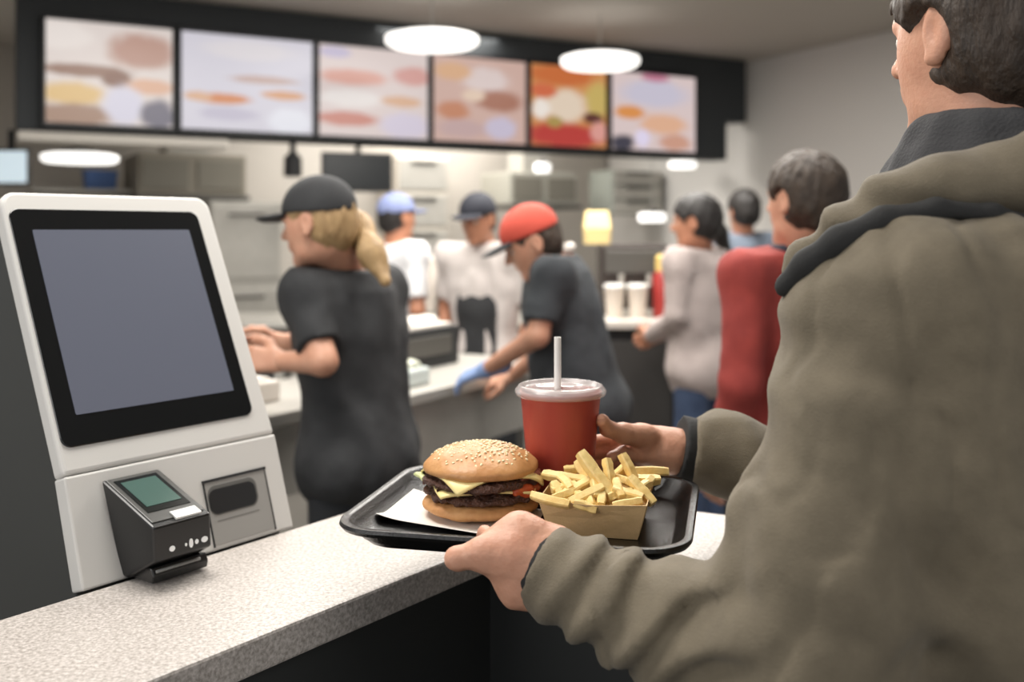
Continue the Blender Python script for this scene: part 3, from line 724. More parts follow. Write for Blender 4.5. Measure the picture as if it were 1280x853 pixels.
# jacket
T = MI['T']; RBm = np.stack([unit((-.8, .6, 0)), unit((-.6, -.8, 0)), up], 1)
def seg_w(P, a, b, r):
    ba = b-a; t = np.clip(((P-a)@ba)/(ba@ba), 0, 1); d = np.linalg.norm(P-a-t[:, None]*ba, axis=1); return np.clip(1-(d-r)/.05, 0, 1), t
def jacket_folds(P):
    w1, t1 = seg_w(P, Lel, Lwr, .085); w2, t2 = seg_w(P, Lsh, Lel, .095)
    w2 = w2*(1-w1*.7)
    wp = fbm(P*7, 2)
    d1 = unit(np.array([.74, -.1, -.62])); d2_ = unit(np.array([-.35, 0, -.9]))
    a1 = np.sin((P@d1)*2*PI*25+wp*3.4); a1 = np.sign(a1)*np.abs(a1)**.8
    a2 = np.sin((P@d2_)*2*PI*9+wp*3.0)
    inner = np.exp(-((P-Pw(900, 715, .95))**2).sum(1)/.09**2)
    vert = np.sin((P@unit((.9, -.3, .25)))*2*PI*8+fbm(P*np.array([6, 6, 2.5]), 2)*3)
    cr = np.abs(fbm(P*np.array([13, 13, 5.5])+3, 2)); crease = -np.exp(-(cr/.10)**2)
    sd_ = (P-(Lsh+np.array([.03, .04, 0])))@unit((-.6, -.8, .12)); seam = -np.exp(-(sd_/.0045)**2)*(P[:, 2] > 1.2)*(P[:, 1] < 1.2)
    cfade = np.clip((cutL-P)@cnL/.06, 0, 1)*.85+.15; cfade = np.where(np.linalg.norm(P-cutL, axis=1) < .16, cfade, 1)
    return cfade*(w1*(.0062*a1*np.clip(.3+1.2*t1*(1.15-t1)*3, 0, 1))+w2*.0062*a2*(.4+.9*t2)+(1-w1)*(1-w2*.6)*.0085*vert+.0028*fbm(P*24, 2)+.0042*crease+.0035*seam)
j = Sdf()
j.el(T(.0, 0, 1.25), (.150, .205, .20), RBm, .05).el(T(0, 0, 1.05), (.150, .190, .22), RBm, .06).el(T(0, 0, .86), (.15, .195, .20), RBm, .06)
for sg in (1, -1): j.rc(T(0, sg*.15, 1.37), T(-.01, sg*.13, 1.10), .105, .115, .05)
j.rc(Lsh, Rsh, .075, .075, .05).rc(T(0, 0, 1.42), T(-.01, 0, 1.36), .09, .13, .05)
cdL = unit(Lwr-Lel); cutL = Pw(674, 709, 1.078); cnL = unit((-.80, .30, .36))
j.rc(Lsh+np.array([.012, .01, -.005]), Lel+up*.05, .092, .098, .04).rc(Lel, Lel+(Lwr-Lel)*.5, .080, .060, .03).rc(Lel+(Lwr-Lel)*.5, cutL+cdL*.035, .060, .043, .02, cut=(cutL, cnL))
cdR = unit(Rwr-Rel); cutR = Pw(856, 563, 1.416)
j.rc(Rsh, Rel, .085, .075, .05).rc(Rel, cutR-cdR*-.03, .071, .056, .03, cut=(cutR, cdR))
sobj('jacket', j.mesh(.0058, cuts=[(np.array([0, 0, .76]), -up)], disp=jacket_folds, band=.05), M_jacket, man)
# dark cuff linings inside the sleeve ends
c = Sdf().rc(cutL-cdL*.03, cutL+cdL*.04, .0425, .0405, .01, cut=(cutL+cnL*.0065, cnL))
sobj('cuff', c.mesh(.0035), M_cuff_shade, man)
c = Sdf().rc(cutR-cdR*.02, cutR+cdR*.009, .047, .048, .01, cut=(cutR+cdR*.009, cdR))
sobj('cuff', c.mesh(.0035), M_cuff_shade, man)
# hood lying round the shoulders, the shade under its edge as a dark strip, and the dark inner collar
hp = [Pw(985, 345, 1.02), Pw(1010, 318, 1.02), Pw(1050, 288, 1.01), Pw(1105, 262, 1.0), Pw(1180, 240, .985), Pw(1280, 226, .99), np.array([.60, 1.02, 1.495]), np.array([.645, 1.10, 1.49]), np.array([.65, 1.20, 1.475]), np.array([.60, 1.30, 1.46]), np.array([.50, 1.34, 1.44])]
hr = [.008, .013, .020, .029, .037, .045, .055, .058, .055, .045, .03]
s = Sdf().chain(hp, hr, .02)
sobj('hood', s.mesh(.0055, disp=lambda P: .004*np.sin((P@unit((.3, -.2, .9)))*2*PI*16+fbm(P*8, 2)*3)+.002*fbm(P*22, 2)), M_jacket, man)
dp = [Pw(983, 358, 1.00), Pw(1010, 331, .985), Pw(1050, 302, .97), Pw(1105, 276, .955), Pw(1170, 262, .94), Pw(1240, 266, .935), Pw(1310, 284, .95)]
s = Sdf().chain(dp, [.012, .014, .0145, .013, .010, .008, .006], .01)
sobj('hood_gap_shade', s.mesh(.004), M_cuff_shade, man)
s = Sdf(); N0 = np.array([.535, 1.115, 1.49])
for zz, rr, tk in ((0, .085, .036), (.036, .074, .028), (.066, .066, .020)):
    pts = [N0+up*zz+np.array([math.cos(a), math.sin(a), 0])*rr for a in np.linspace(0, 2*PI, 13)]
    s.chain(pts, [tk]*13, .02)
sobj('inner_collar', s.mesh(.006, disp=lambda P: .004*fbm(P*18, 2)), mat('charcoal_fleece', (52, 52, 54), .9, bump=.3, bscale=250), man)

# --- staff and customers behind
q = Pw
make_person('person in black cap and black shirt with blond ponytail, working at the steel table', (-.405, 2.64), (-.85, .5), s=.915, lean=.10, bulk=.014, shoulder=.17, head_face=(-.96, .26), pitch=.16, head_c=q(397, 279, 2.55),
    arms=dict(L=(q(404, 452, 2.44), q(352, 452, 2.52)), R=(q(410, 430, 2.86), q(352, 428, 2.80))),
    hand_dirs=dict(L=((-1, .15, .05), (.1, .9, -.3), (0, .2, 1)), R=((-1, -.1, -.1), (.1, -.9, -.3), (0, -.2, 1))),
    hair=M_hairy, hair_kind='under', cap=M_black_cloth, fine=True, top_hem=.78,
    ponytail=[(*q(432, 262, 2.62), .028), (*q(448, 286, 2.60), .034), (*q(464, 316, 2.55), .032), (*q(482, 352, 2.52), .016)])
make_person('person in red cap and dark shirt leaning over the work table, blue glove', (.225, 3.32), (-.93, .1), s=.93, lean=.20, head_face=(-.97, -.15), pitch=.5, head_c=q(664, 303, 3.24), skin=M_skin,
    arms=dict(L=(q(672, 420, 3.10), q(608, 462, 3.30)), R=(q(690, 430, 3.5), q(640, 470, 3.62))),
    hand_dirs=dict(L=((-.9, .3, -.35), (.2, .3, -.9), (.2, .9, .1)), R=((-.9, .3, -.35), (.2, .3, -.9), (-.2, -.9, .1))), gloves=('L',),
    hair=M_hairb, hair_kind='under', cap=mat('red_cotton', (196, 78, 62), .8, bump=.1, bscale=300), brim=M_black_cloth, collar=mat('white_collar', (215, 208, 200), .8), top_hem=.80, bulk=.035, fine=True, shoulder=.2,
    top=mat('slate_cloth', (50, 54, 58), .85, rgb2=(62, 66, 70), var=.2, vscale=14, bump=.1, bscale=300))
make_person('person in dark cap and pale shirt facing the camera behind the work table', (-.12, 4.75), (-.45, -.9), s=.94, lean=.10, pitch=.22, head_c=q(597, 274, 4.62), skin=M_skin2,
    hair=M_hairk, hair_kind='under', cap=mat('navy_cloth', (34, 36, 46), .8), top=mat('pale_shirt', (200, 192, 188), .85), apron=M_black_cloth, sleeve='short', top_hem=.84, shoulder=.195)
make_person('person in blue cap and white shirt behind the black-shirted worker, turned away', (-.58, 5.0), (.75, .65), s=.94, head_c=q(497, 272, 5.0), skin=M_skin2,
    hair=M_hairk, hair_kind='under', cap=mat('blue_cap', (120, 130, 168), .8), top=mat('white_shirt', (214, 214, 216), .85), apron=M_black_cloth, top_hem=.96)
make_person('person in a pale grey sweater with dark ponytail and jeans', (.81, 4.25), (-.8, .6), s=.93, lean=.04, head_face=(-.95, .3), pitch=.08, head_c=q(869, 278, 4.2), skin=M_skin2, arms=dict(L=(q(848, 395, 4.12), q(812, 420, 4.35)), R=(q(880, 400, 4.5), q(828, 418, 4.55))),
    hair=M_hairk, hair_kind='full', pants=M_jeans, top=mat('grey_knit', (184, 172, 168), .9, rgb2=(168, 156, 152), var=.2, vscale=10, bump=.2, bscale=200), sleeve='long', top_hem=.80,
    ponytail=[(*q(884, 268, 4.3), .035), (*q(897, 290, 4.36), .035), (*q(910, 318, 4.38), .022)], bulk=.01)
make_person('person in a blue-grey top standing far back beside the grey sweater', (1.34, 5.8), (-.3, .95), s=.97, head_c=q(929, 264, 5.75), skin=M_skin2,
    hair=M_hairk, hair_kind='full', top=mat('bluegrey_cloth', (112, 122, 136), .9), sleeve='long', top_hem=.8)
make_person('person with short brown hair in a maroon red jacket, back turned', (.735, 2.62), (-.62, .78), s=.945, head_face=(-.6, .8), head_c=q(1003, 250, 2.55),
    hair=M_hairb, hair_kind='full', fine=True, collar=mat('navy_collar', (48, 54, 66), .8), bulk=.025, shoulder=.2, top_hem=.76, sleeve='long',
    top=mat('maroon_cloth', (160, 62, 54), .85, rgb2=(132, 48, 44), var=.25, vscale=14, bump=.15, bscale=260), pants=M_jeans)

# ------------------------------------------------------------------ menu boards
def screen_mat(name, bgc, blobs, strength=.95):
    m = bpy.data.materials.new(name); m.use_nodes = True; nt = m.node_tree; N = nt.nodes; Lk = nt.links
    b = N['Principled BSDF']; b.inputs['Base Color'].default_value = (.01, .01, .01, 1); b.inputs['Roughness'].default_value = .3
    tc = N.new('ShaderNodeTexCoord'); sp = N.new('ShaderNodeSeparateXYZ'); Lk.new(tc.outputs['Generated'], sp.inputs[0])
    ns = N.new('ShaderNodeTexNoise'); ns.inputs['Scale'].default_value = 7; ns.inputs['Detail'].default_value = 4; Lk.new(tc.outputs['Generated'], ns.inputs['Vector'])
    def mth(op, a, bb):
        n = N.new('ShaderNodeMath'); n.operation = op
        for i, v in enumerate((a, bb)):
            if isinstance(v, (int, float)): n.inputs[i].default_value = v
            elif v is not None: Lk.new(v, n.inputs[i])
        return n.outputs[0]
    wob = mth('MULTIPLY', mth('SUBTRACT', ns.outputs['Fac'], .5), .5)
    cur = None
    for cx, cz, rx, rz, col in blobs:
        dx = mth('DIVIDE', mth('SUBTRACT', sp.outputs['X'], cx), rx); dz = mth('DIVIDE', mth('SUBTRACT', sp.outputs['Z'], cz), rz)
        d = mth('ADD', mth('SQRT', mth('ADD', mth('MULTIPLY', dx, dx), mth('MULTIPLY', dz, dz)), None), wob)
        mr = N.new('ShaderNodeMapRange'); mr.interpolation_type = 'SMOOTHSTEP'; mr.inputs[1].default_value = 1.15; mr.inputs[2].default_value = .6
        Lk.new(d, mr.inputs[0])
        mx = N.new('ShaderNodeMix'); mx.data_type = 'RGBA'; Lk.new(mr.outputs[0], mx.inputs[0])
        if cur is None: mx.inputs[6].default_value = (*lin(bgc), 1)
        else: Lk.new(cur, mx.inputs[6])
        mx.inputs[7].default_value = (*lin(col), 1); cur = mx.outputs[2]
    Lk.new(cur, b.inputs['Emission Color']); b.inputs['Emission Strength'].default_value = strength
    return m
boards = [
 (-.793, -.019, 'leftmost menu board, burger picture over a grey block', (228, 216, 210), [(.75, .75, .3, .2, (190, 150, 135)), (.3, .52, .42, .07, (150, 115, 98)), (.55, .45, .14, .10, (135, 98, 82)), (.2, .29, .28, .13, (226, 190, 130)), (.2, .08, .4, .12, (165, 132, 112)), (.82, .40, .22, .09, (224, 178, 150)), (.6, .2, .18, .22, (218, 214, 228)), (.88, .12, .16, .17, (112, 108, 122)), (.1, .85, .3, .15, (238, 228, 222))]),
 (0, .901, 'second menu board from the left, two orange items on pale lilac', (218, 214, 224), [(.3, .33, .24, .065, (216, 140, 92)), (.12, .34, .12, .06, (222, 178, 146)), (.77, .40, .2, .055, (218, 162, 122)), (.62, .55, .3, .05, (200, 172, 164)), (.35, .17, .25, .08, (200, 194, 210)), (.82, .13, .2, .15, (234, 234, 242)), (.5, .85, .4, .12, (228, 222, 226))]),
 (.913, 1.759, 'third menu board from the left, pale pink bands', (226, 210, 206), [(.3, .66, .34, .1, (226, 172, 158)), (.85, .72, .2, .12, (216, 160, 152)), (.25, .19, .32, .09, (206, 138, 124)), (.28, .42, .34, .11, (238, 230, 226)), (.75, .42, .22, .07, (222, 178, 146)), (.14, .92, .16, .07, (200, 190, 214)), (.78, .15, .26, .16, (218, 208, 224))]),
 (1.772, 2.576, 'fourth menu board from the left, brown burgers on peach', (212, 178, 166), [(.55, .75, .3, .16, (226, 208, 204)), (.7, .5, .3, .14, (172, 118, 98)), (.2, .36, .2, .12, (200, 136, 104)), (.2, .82, .22, .12, (222, 176, 138)), (.3, .15, .3, .12, (200, 170, 168)), (.72, .18, .2, .15, (206, 196, 216)), (.42, .55, .14, .08, (232, 206, 184))]),
 (2.591, 3.315, 'orange and red menu board, second from the right', (214, 150, 92), [(.4, .88, .5, .15, (206, 112, 60)), (.88, .6, .2, .26, (206, 180, 104)), (.45, .5, .32, .24, (234, 214, 192)), (.12, .45, .13, .15, (246, 236, 226)), (.15, .68, .2, .1, (214, 110, 74)), (.42, .13, .6, .18, (190, 62, 56)), (.82, .37, .16, .08, (96, 52, 46)), (.9, .2, .13, .14, (226, 160, 150)), (.3, .3, .12, .08, (176, 150, 84))]),
 (3.339, 4.220, 'rightmost menu board, orange items on pale lilac', (226, 206, 204), [(.5, .75, .45, .2, (208, 202, 218)), (.2, .48, .2, .1, (226, 150, 82)), (.6, .35, .32, .15, (232, 182, 150)), (.5, .96, .2, .06, (198, 128, 150)), (.12, .08, .16, .12, (66, 64, 78)), (.75, .12, .22, .12, (212, 160, 138)), (.35, .15, .1, .13, (232, 222, 246))])]
for i, (s0, s1, lb, bgc, bl) in enumerate(boards):
    wd = s1-s0+.004; c0 = Mw((s0+s1)/2, 0, 2.42)
    r = empty('menu_board', Mw((s0+s1)/2, .03, 2.09), lb, 'menu board', 'menu boards over the kitchen', rz=math.atan2(m_[1], m_[0]))
    MB().box(c0, (wd, .06, .69), RM, .008).build('frame', mat('screen_frame', (18, 20, 24), .4), r)
    me_o = MB()
    me_o.box((0, -.063, .33), (wd-.045, .01, .625))
    bm_ = me_o.bm; me = bpy.data.meshes.new('screen'); bm_.to_mesh(me); bm_.free()
    o = bpy.data.objects.new('screen', me); COL.objects.link(o); o.parent = r; me.materials.append(screen_mat('menu_picture_%s' % 'abcdef'[i], bgc, bl, .85))
# ------------------------------------------------------------------ lamps
M_lampw = mat('lamp_diffuser', (240, 240, 238), .5, emit=(255, 252, 246), estr=1.6)
def lamp(px, py, Y, wpx, hpx, label, drop_to=CEIL, group='round lamps hanging over the kitchen'):
    c = q(px, py, Y); r = wpx/2/F*Y; hh = max(.02, hpx/F*Y*.55)
    o = empty('pendant_lamp', (c[0], c[1], c[2]+hh/2), label, 'lamp', group)
    MB().lathe([(r*.9, -hh/2), (r, -hh*.2), (r, hh*.3), (r*.85, hh/2)], c, 40).build('diffuser', M_lampw, o, angle=.7)
    MB().lathe([(r*.5, 0), (r*.45, .03), (.02, .05)], c+up*hh*.45, 24).build('canopy', M_steeld, o, smooth=True)
    MB().tube([c+up*(hh*.45+.04), (c[0], c[1], drop_to)], .004, 8).build('rod', mat('rod_grey', (150, 148, 144), .5), o)
lamp(540, 51, 6.2, 116, 24, 'bright flat lamp in front of the third menu board')
lamp(750, 77, 6.9, 98, 24, 'bright flat lamp in front of the two rightmost menu boards')
lamp(100, 198, 7.0, 90, 20, 'bright oval lamp below the leftmost menu board')
lamp(678, 210, 8.6, 20, 20, 'small round lamp below the orange menu board')
lamp(815, 272, 9.2, 34, 20, 'small oval lamp left of the dark ponytail')
lamp(853, 206, 9.0, 34, 16, 'small oval lamp below the rightmost menu board')
# ------------------------------------------------------------------ kitchen furniture
pt = np.array([.51, .86, 0]); pt = unit(pt); pn = np.array([-pt[1], pt[0], 0]); RP = R3(pt)   # along the prep line, and away from the camera side
P0 = np.array([-.647, 2.70, 0])
def PP(s, d, z): return P0+pt*s+pn*d+up*z
def table(name, s0, s1, d1, z, label, legs=True, front=None, m=M_steel):
    r = empty(name, PP((s0+s1)/2, d1/2, 0), label, 'table')
    MB().box(PP((s0+s1)/2, d1/2, z-.02), (s1-s0, d1, .04), RP, .006).build('table_top', m, r)
    MB().box(PP((s0+s1)/2, d1/2+.01, z-.145), (s1-s0-.04, d1-.06, .21), RP, .004).build('apron_panel', m, r)
    for a in (s0+.04, s1-.04):
        for d in (.05, d1-.05):
            MB().tube([PP(a, d, 0), PP(a, d, z-.24)], .022, 10).build('leg', m, r, smooth=True)
    MB().box(PP((s0+s1)/2, d1/2, .32), (s1-s0-.06, d1-.08, .03), RP, .004).build('lower_shelf', m, r)
    return r
table('prep_table', -.75, .33, .62, .95, 'steel prep table behind the kiosk, in front of the black-capped worker')
table('work_table', .42, 1.62, .60, .915, 'long steel work table between the two dark-shirted workers')
M_box = mat('white_carton', (212, 206, 198), .7)
def obox(name, s, d, z, size, m, label, cat, group=None, bevel=.006, detail=None):
    c = PP(s, d, z+size[2]/2)
    r = empty(name, PP(s, d, z), label, cat, group)
    MB().box(c, size, RP, bevel).build('body', m, r)
    if detail: detail(r, c, size)
    return r
# items on the prep table (left)
def wrap_detail(r, c, size): MB().box(c+up*(size[2]/2+.004), (size[0]*.7, size[1]*.6, .012), RP, .004).build('flap', M_box, r)
obox('wrapped_sandwich', .10, .20, .95, (.16, .11, .06), M_box, 'white wrapped sandwich between the worker and the steel prep table', 'food', detail=wrap_detail)
def bin_detail(r, c, size):
    s = Sdf()
    for i in range(14): s.el(c+up*size[2]*.5+pt*random.uniform(-.4, .4)*size[0]+pn*random.uniform(-.35, .35)*size[1], (.03, .03, .018), None, .01)
    sobj('salad', s.mesh(.006), mat('salad_green', (88, 104, 58), .6), r)
obox('food_bin', .26, .45, .95, (.24, .18, .12), M_blkm, 'dark bin of green salad on the prep table', 'bin', detail=bin_detail)
# dark warmer and the tray of papers (behind the work table rail)
def warm_detail(r, c, size):
    MB().box(c-pn*(size[1]/2+.004)+up*.01, (size[0]*.8, .008, size[2]*.5), RP, .003).build('door', M_steeld, r)
obox('food_warmer', 1.06, .44, .915, (.62, .26, .15), M_blkm, 'low black food warmer on the work table', 'warmer', detail=warm_detail)
tp = empty('paper_tray', PP(1.06, .44, 1.065), 'white tray of crumpled papers on top of the black warmer', 'tray')
MB().box(PP(1.06, .44, 1.073), (.54, .24, .016), RP, .005).build('tray_base', M_box, tp)
s = Sdf()
for i in range(16): s.el(PP(1.06+random.uniform(-.22, .22), .44+random.uniform(-.08, .08), 1.088), (.05, .05, .022), None, .015)
sobj('papers', s.mesh(.008, disp=lambda P: .004*fbm(P*40, 2)), mat('paper_white', (220, 214, 206), .8), tp)
# salad container on the table edge by the blue glove
sc_ = empty('salad_container', PP(.74, .16, .915), 'clear container of pale lettuce beside the blue glove', 'container')
MB().box(PP(.74, .16, .945), (.22, .16, .06), RP, .01).build('container', mat('frosted_plastic', (196, 204, 200), .3), sc_)
s = Sdf()
for i in range(18): s.el(PP(.74+random.uniform(-.08, .08), .16+random.uniform(-.05, .05), .985), (.026, .026, .016), None, .01)
sobj('lettuce', s.mesh(.006, disp=lambda P: .004*fbm(P*60, 2)), mat('pale_lettuce', (206, 208, 190), .6), sc_)
# squeeze bottle
bp = PP(.56, .10, .915); sb = empty('squeeze_bottle', bp, 'white and red squeeze bottle at the end of the work table', 'bottle')
MB().lathe([(.03, 0), (.033, .005), (.033, .09)], bp, 24).build('lower_half', mat('red_sauce', (170, 66, 52), .4), sb, angle=.8)
MB().lathe([(.033, .09), (.034, .14), (.026, .16), (.012, .165)], bp, 24).build('upper_half', mat('bottle_white', (222, 222, 226), .4), sb, angle=.8)
MB().lathe([(.018, .165), (.016, .18), (.005, .22)], bp, 20).build('nozzle', mat('bottle_blue', (140, 150, 190), .4), sb, angle=.8)
# drinks machines on the back side of the work table line
def machine(px, py0, py1, Y, wpx, label, m=M_blkm, kind='drinks_machine', cat='machine', dep=.35):
    a = q(px, py0, Y); b = q(px, py1, Y); wd = wpx/F*Y; hh = a[2]-b[2]; c = (a+b)/2
    r = empty(kind, (c[0], c[1]+dep/2, b[2]), label, cat)
    RMk = R3(pt)
    cc = np.array([c[0], c[1]+dep/2, c[2]])
    MB().box(cc, (wd, dep, hh), None, .012).build('housing', m, r)
    MB().box(cc+np.array([0, -dep/2-.006, hh*.22]), (wd*.7, .014, hh*.28), None, .004).build('control_panel', M_steeld, r)
    MB().box(cc+np.array([0, -dep/2-.03, -hh*.42]), (wd*.8, .07, hh*.06), None, .004).build('drip_tray', M_steel, r)
    MB().tube([cc+np.array([0, -dep/2-.02, hh*.02]), cc+np.array([0, -dep/2-.02, -hh*.14])], .014, 10).build('spout', M_steel, r)
    return r
# rear work counter for machines
rc_ = empty('rear_counter', (-.05, 5.75, 0), 'long rear kitchen counter with steel front against the tiled kitchen', 'counter')
MB().box((-.6, 5.75, .93), (2.6, .6, .04), None, .006).build('worktop', M_steel, rc_)
MB().box((-.6, 5.77, .455), (2.56, .54, .91), None, .004).build('cabinet', M_steeld, rc_)
for sx_ in (-1.55, -.92, -.28, .36):
    MB().box((sx_, 5.49, .5), (.58, .02, .72), None, .006).build('door', M_steel, rc_)
def rear_machine(px, wpx, ztop, label, m=M_blkm):
    Y = 5.6; wd = wpx/F*Y; hh = ztop-.95; x = (px-640)/F*Y; dep = .34
    r = empty('drinks_machine', (x, Y+dep/2, .95), label, 'machine'); cc = np.array([x, Y+dep/2, .95+hh/2])
    MB().box(cc, (wd, dep, hh), None, .012).build('housing', m, r)
    MB().box(cc+np.array([0, -dep/2-.006, hh*.25]), (wd*.7, .014, hh*.28), None, .004).build('control_panel', M_steeld, r)
    MB().box(cc+np.array([0, -dep/2-.03, -hh*.45]), (wd*.8, .07, hh*.07), None, .004).build('drip_tray', M_steel, r)
    MB().tube([cc+np.array([0, -dep/2-.02, hh*.08]), cc+np.array([0, -dep/2-.02, -hh*.12])], .014, 10).build('spout', M_steel, r)
rear_machine(503, 34, 1.24, 'black drinks machine left of the pale upright dispenser')
rear_machine(570, 36, 1.24, 'black drinks machine right of the pale upright dispenser')
dx = (536-640)/F*5.6
dr = empty('cup_dispenser', (dx, 5.72, .95), 'pale upright cup dispenser between two black drinks machines', 'dispenser')
MB().lathe([(.05, 0), (.05, .32), (.045, .34), (.02, .36)], (dx, 5.72, .95), 28).build('tube', mat('pale_tube', (206, 196, 186), .5), dr, angle=.7)
MB().lathe([(.065, 0), (.065, .03), (.052, .04)], (dx, 5.72, .95), 28).build('foot', M_steel, dr, angle=.7)
# steel cabinet tower at the left and hood
def bw(px, py, d):   # point on the plane parallel to the menu wall, d behind it
    P = Mw(0, d, 0); r = np.array([(px-640)/F, 1, -(py-288)/F]); k = np.dot(P, p_)/np.dot(r, p_)
    return np.array([0, 0, CZ])+k*r
def wall_unit(name, px0, px1, py0, py1, d, dep, m, label, cat, det):
    A = bw(px0, py1, d); B = bw(px1, py0, d); zc = (A[2]+B[2])/2
    s0 = np.dot(A-H0, m_); s1 = np.dot(B-H0, m_); z0_, z1_ = bw((px0+px1)/2, py1, d)[2], bw((px0+px1)/2, py0, d)[2]
    c = Mw((s0+s1)/2, d+dep/2, (z0_+z1_)/2); size = (s1-s0, dep, z1_-z0_)
    r = empty(name, Mw((s0+s1)/2, d+dep/2, z0_), label, cat)
    MB().box(c, size, RM, .01).build('body', m, r); det(r, c, size); return r
def hood_det(r, c, size):
    MB().box(c-up*(size[2]/2+.02)-p_*.03, (size[0]*1.04, size[1]+.06, .04), RM, .006).build('drip_edge', M_steeld, r)
    MB().box(c+up*(CEIL-c[2]-size[2]/2)/2+up*size[2]/2, (size[0]*.4, size[1]*.5, CEIL-c[2]-size[2]/2-.01), RM).build('duct', M_steel, r)
    for k in (-.25, .25): MB().box(c-p_*(size[1]/2+.004)+m_*size[0]*k, (size[0]*.42, .01, size[2]*.7), RM, .003).build('filter_panel', mat('filter_grey', (120, 116, 106), .5), r)
wall_unit('range_hood', 172, 308, 192, 244, 1.3, .8, mat('hood_metal', (140, 134, 122), .5, metal=.3), 'grey extractor hood left of the black cap, below the second board', 'hood', hood_det)
wall_unit('range_hood', 638, 722, 216, 256, 1.3, .6, mat('hood_metal_pale', (172, 170, 160), .5, metal=.3), 'pale extractor hood above the red cap', 'hood', hood_det)
def cab_det(r, c, size):
    n = 3
    for k in range(n):
        z = c[2]-size[2]/2+size[2]*(k+.5)/n
        dr_ = MB().box(np.array([c[0], c[1], z])-p_*(size[1]/2+.008), (size[0]*.95, .018, size[2]/n*.88), RM, .006).build('door', M_steel, r)
        MB().box(np.array([c[0], c[1], z+size[2]/n*.34])-p_*(size[1]/2+.03), (size[0]*.5, .02, .02), RM, .005).build('handle', M_steeld, dr_)
wall_unit('steel_fridge', 262, 352, 252, 560, .9, .7, M_steel, 'tall steel fridge between the kiosk and the black-capped worker', 'fridge', cab_det)
wall_unit('storage_cabinet', 765, 828, 214, 268, 1.3, .4, mat('green_grey', (142, 146, 138), .6), 'grey wall cabinet below the rightmost menu board', 'cabinet', cab_det)
wall_unit('white_cabinet', 497, 560, 196, 330, 1.8, .5, mat('cream_panel', (206, 198, 186), .6), 'tall cream cabinet behind the worker in the dark cap', 'cabinet', cab_det)
# monitors hung from the ceiling
def monitor(px0, px1, py0, py1, Y, label, on=None, yaw=.0):
    c = (q(px0, py0, Y)+q(px1, py1, Y))/2; wd = (px1-px0)/F*Y; hh = (py1-py0)/F*Y
    r = empty('monitor', (c[0], c[1], c[2]-hh/2), label, 'monitor', rz=0)
    Rz = Matrix.Rotation(yaw, 3, 'Z')
    MB().box(c, (wd, .05, hh), Rz, .006).build('casing', M_blk, r)
    fw_ = Rz @ Vector((0, -1, 0))
    MB().box(c+np.array(fw_)*.027, (wd*.93, .006, hh*.86), Rz, .002).build('screen', on or mat('dark_screen', (30, 33, 34), .2), r)
    MB().tube([(c[0], c[1]+.05, c[2]), (c[0], c[1]+.05, 2.062)], .02, 10).build('hanging_pole', M_blkm, r)
monitor(402, 490, 191, 240, 7.11, 'black monitor hanging above the blond ponytail', yaw=.3)
monitor(-20, 38, 186, 232, 6.02, 'pale lit monitor at the far left above the kiosk', on=mat('pale_screen', (180, 195, 205), .3, emit=(190, 206, 214), estr=.75))
sp_ = q(366, 210, 6.82); so_ = empty('ceiling_spotlight', sp_, 'black spotlight on a pole above the black cap', 'spotlight')
MB().lathe([(.03, .10), (.06, .07), (.062, -.06), (.05, -.06), (.045, 0)], sp_, 24).build('lamp_head', M_blkm, so_, angle=.7)
MB().tube([sp_+up*.08, (sp_[0], sp_[1], 2.062)], .022, 10).build('pole', M_blkm, so_)
MB().lathe([(.045, -.055), (.03, -.065)], sp_, 20).build('lens', mat('lens_grey', (170, 170, 168), .3), so_, smooth=True)
# blue crate on the wall shelf at the left
sA = bw(40, 236, 1.6); sB = bw(165, 236, 1.6)
shf = empty('wall_shelf', (sA+sB)/2, 'steel wall shelf holding the blue crate, above the kiosk', 'shelf')
cS = (sA+sB)/2; cS[2] = sA[2]*.5+sB[2]*.5
MB().box(cS-up*.015+p_*.35, (np.linalg.norm((sB-sA)[:2]), .7, .03), RM, .004).build('board', M_steel, shf)
for k in (-.3, .3): MB().prism([cS+m_*k+p_*.1-up*.03, cS+m_*k+p_*.68-up*.03, cS+m_*k+p_*.68-up*.35], m_*.02).build('bracket', M_steeld, shf)
bl = bw(127, 236, 1.7)
bo = empty('blue_crate', (bl[0], bl[1], cS[2]), 'blue plastic crate on the wall shelf above the kiosk', 'crate')
blc = np.array([bl[0], bl[1], cS[2]+.075])+p_*.1
cb = MB(); cb.loops([[blc+m_*x+p_*y+up*z for x, y in rrect(a, b, .02, 3)] for a, b, z in ((.11, .09, -.075), (.125, .105, .075), (.115, .095, .075), (.1, .08, -.06))])
cb.build('crate_body', mat('crate_blue', (84, 118, 178), .5), bo)
cb = MB(); cb.loops([[blc+m_*x+p_*y+up*z for x, y in rrect(a, b, .02, 3)] for a, b, z in ((.13, .11, .062), (.13, .11, .076), (.126, .106, .076), (.126, .106, .062))], False, False)
cb.build('crate_rim', MATS['crate_blue'], bo)
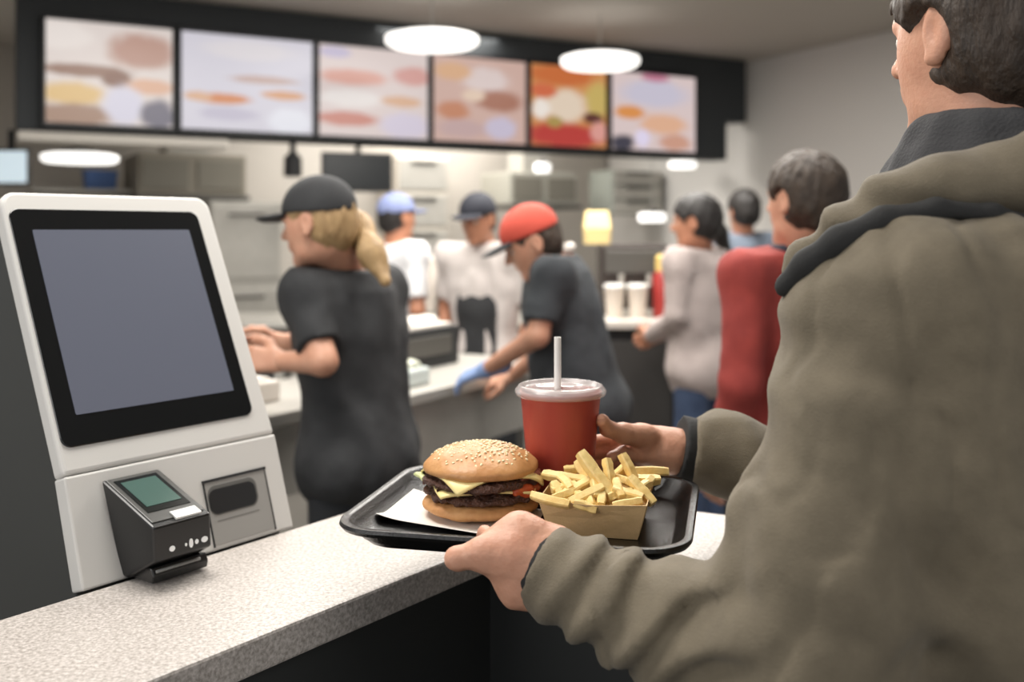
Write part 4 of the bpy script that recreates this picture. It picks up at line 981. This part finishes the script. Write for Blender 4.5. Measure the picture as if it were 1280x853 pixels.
# second counter at the right with machine, cups and boxes
X0 = .50; Y0 = 4.75
sc2 = empty('side_counter', (.75, 5.0, 0), 'dark side counter with pale top left of the grey sweater', 'counter')
MB().box((.78, 5.02, 1.0), (.86, .6, .04), None, .006).build('worktop', mat('pale_worktop', (196, 190, 182), .5), sc2)
MB().box((.78, 5.04, .49), (.82, .54, .98), None, .004).build('cabinet', M_blkm, sc2)
for sx_ in (.585, .985): MB().box((sx_, 4.765, .52), (.36, .014, .8), None, .005).build('door', mat('door_charcoal', (58, 56, 54), .6), sc2)
cm = empty('coffee_machine', (.62, 5.15, 1.02), 'dark coffee machine on the side counter behind the slate shirt', 'machine')
MB().box((.62, 5.17, 1.20), (.34, .28, .36), None, .015).build('housing', mat('espresso_brown', (52, 44, 40), .4), cm)
MB().box((.62, 5.025, 1.29), (.30, .03, .12), None, .006).build('control_panel', M_steeld, cm)
for k in (-.07, .07): MB().tube([(.62+k, 5.01, 1.23), (.62+k, 5.01, 1.17)], .014, 10).build('spout', M_steel, cm)
MB().box((.62, 4.99, 1.035), (.28, .09, .03), None, .005).build('drip_tray', M_steel, cm)
yb = q(746, 334, 5.1); yb[2] = 1.38
yo = empty('paper_bag', yb, 'pale yellow paper bag on top of the coffee machine', 'bag')
MB().loops([[yb+np.array([x, y, z]) for x, y in rrect(a, b, .01, 2)] for a, b, z in ((.065, .05, 0), (.07, .055, .08), (.062, .02, .15), (.055, .008, .17))]).build('bag_body', mat('yellow_bag', (224, 200, 140), .7), yo)
for i, (px, lb) in enumerate(((768, 'white paper cup on the side counter, left one of the pair'), (797, 'white paper cup on the side counter, right one of the pair'))):
    c0 = np.array([(px-640)/F*4.86, 4.86, 1.02]); o = empty('paper_cup', c0, lb, 'cup', 'paper cups on the side counter')
    MB().lathe([(.036, 0), (.05, .145), (.053, .15), (.048, .15), (.034, .006)], c0, 28).build('cup_body', mat('cream_cup', (214, 204, 192), .6), o, angle=.7)
    MB().lathe([(.054, .148), (.054, .158), (.045, .168)], c0, 28).build('lid', M_white, o, angle=.7)
rj = np.array([.74, 4.88, 1.02]); ro = empty('sauce_jar', rj, 'red and yellow sauce jar beside the paper cups', 'jar')
MB().lathe([(.045, 0), (.05, .02), (.05, .2), (.035, .23)], rj, 24).build('jar_body', mat('jar_red', (150, 44, 40), .4), ro, angle=.7)
MB().lathe([(.036, .23), (.036, .30), (.02, .31)], rj, 24).build('jar_cap', mat('jar_yellow', (216, 186, 110), .4), ro, angle=.7)
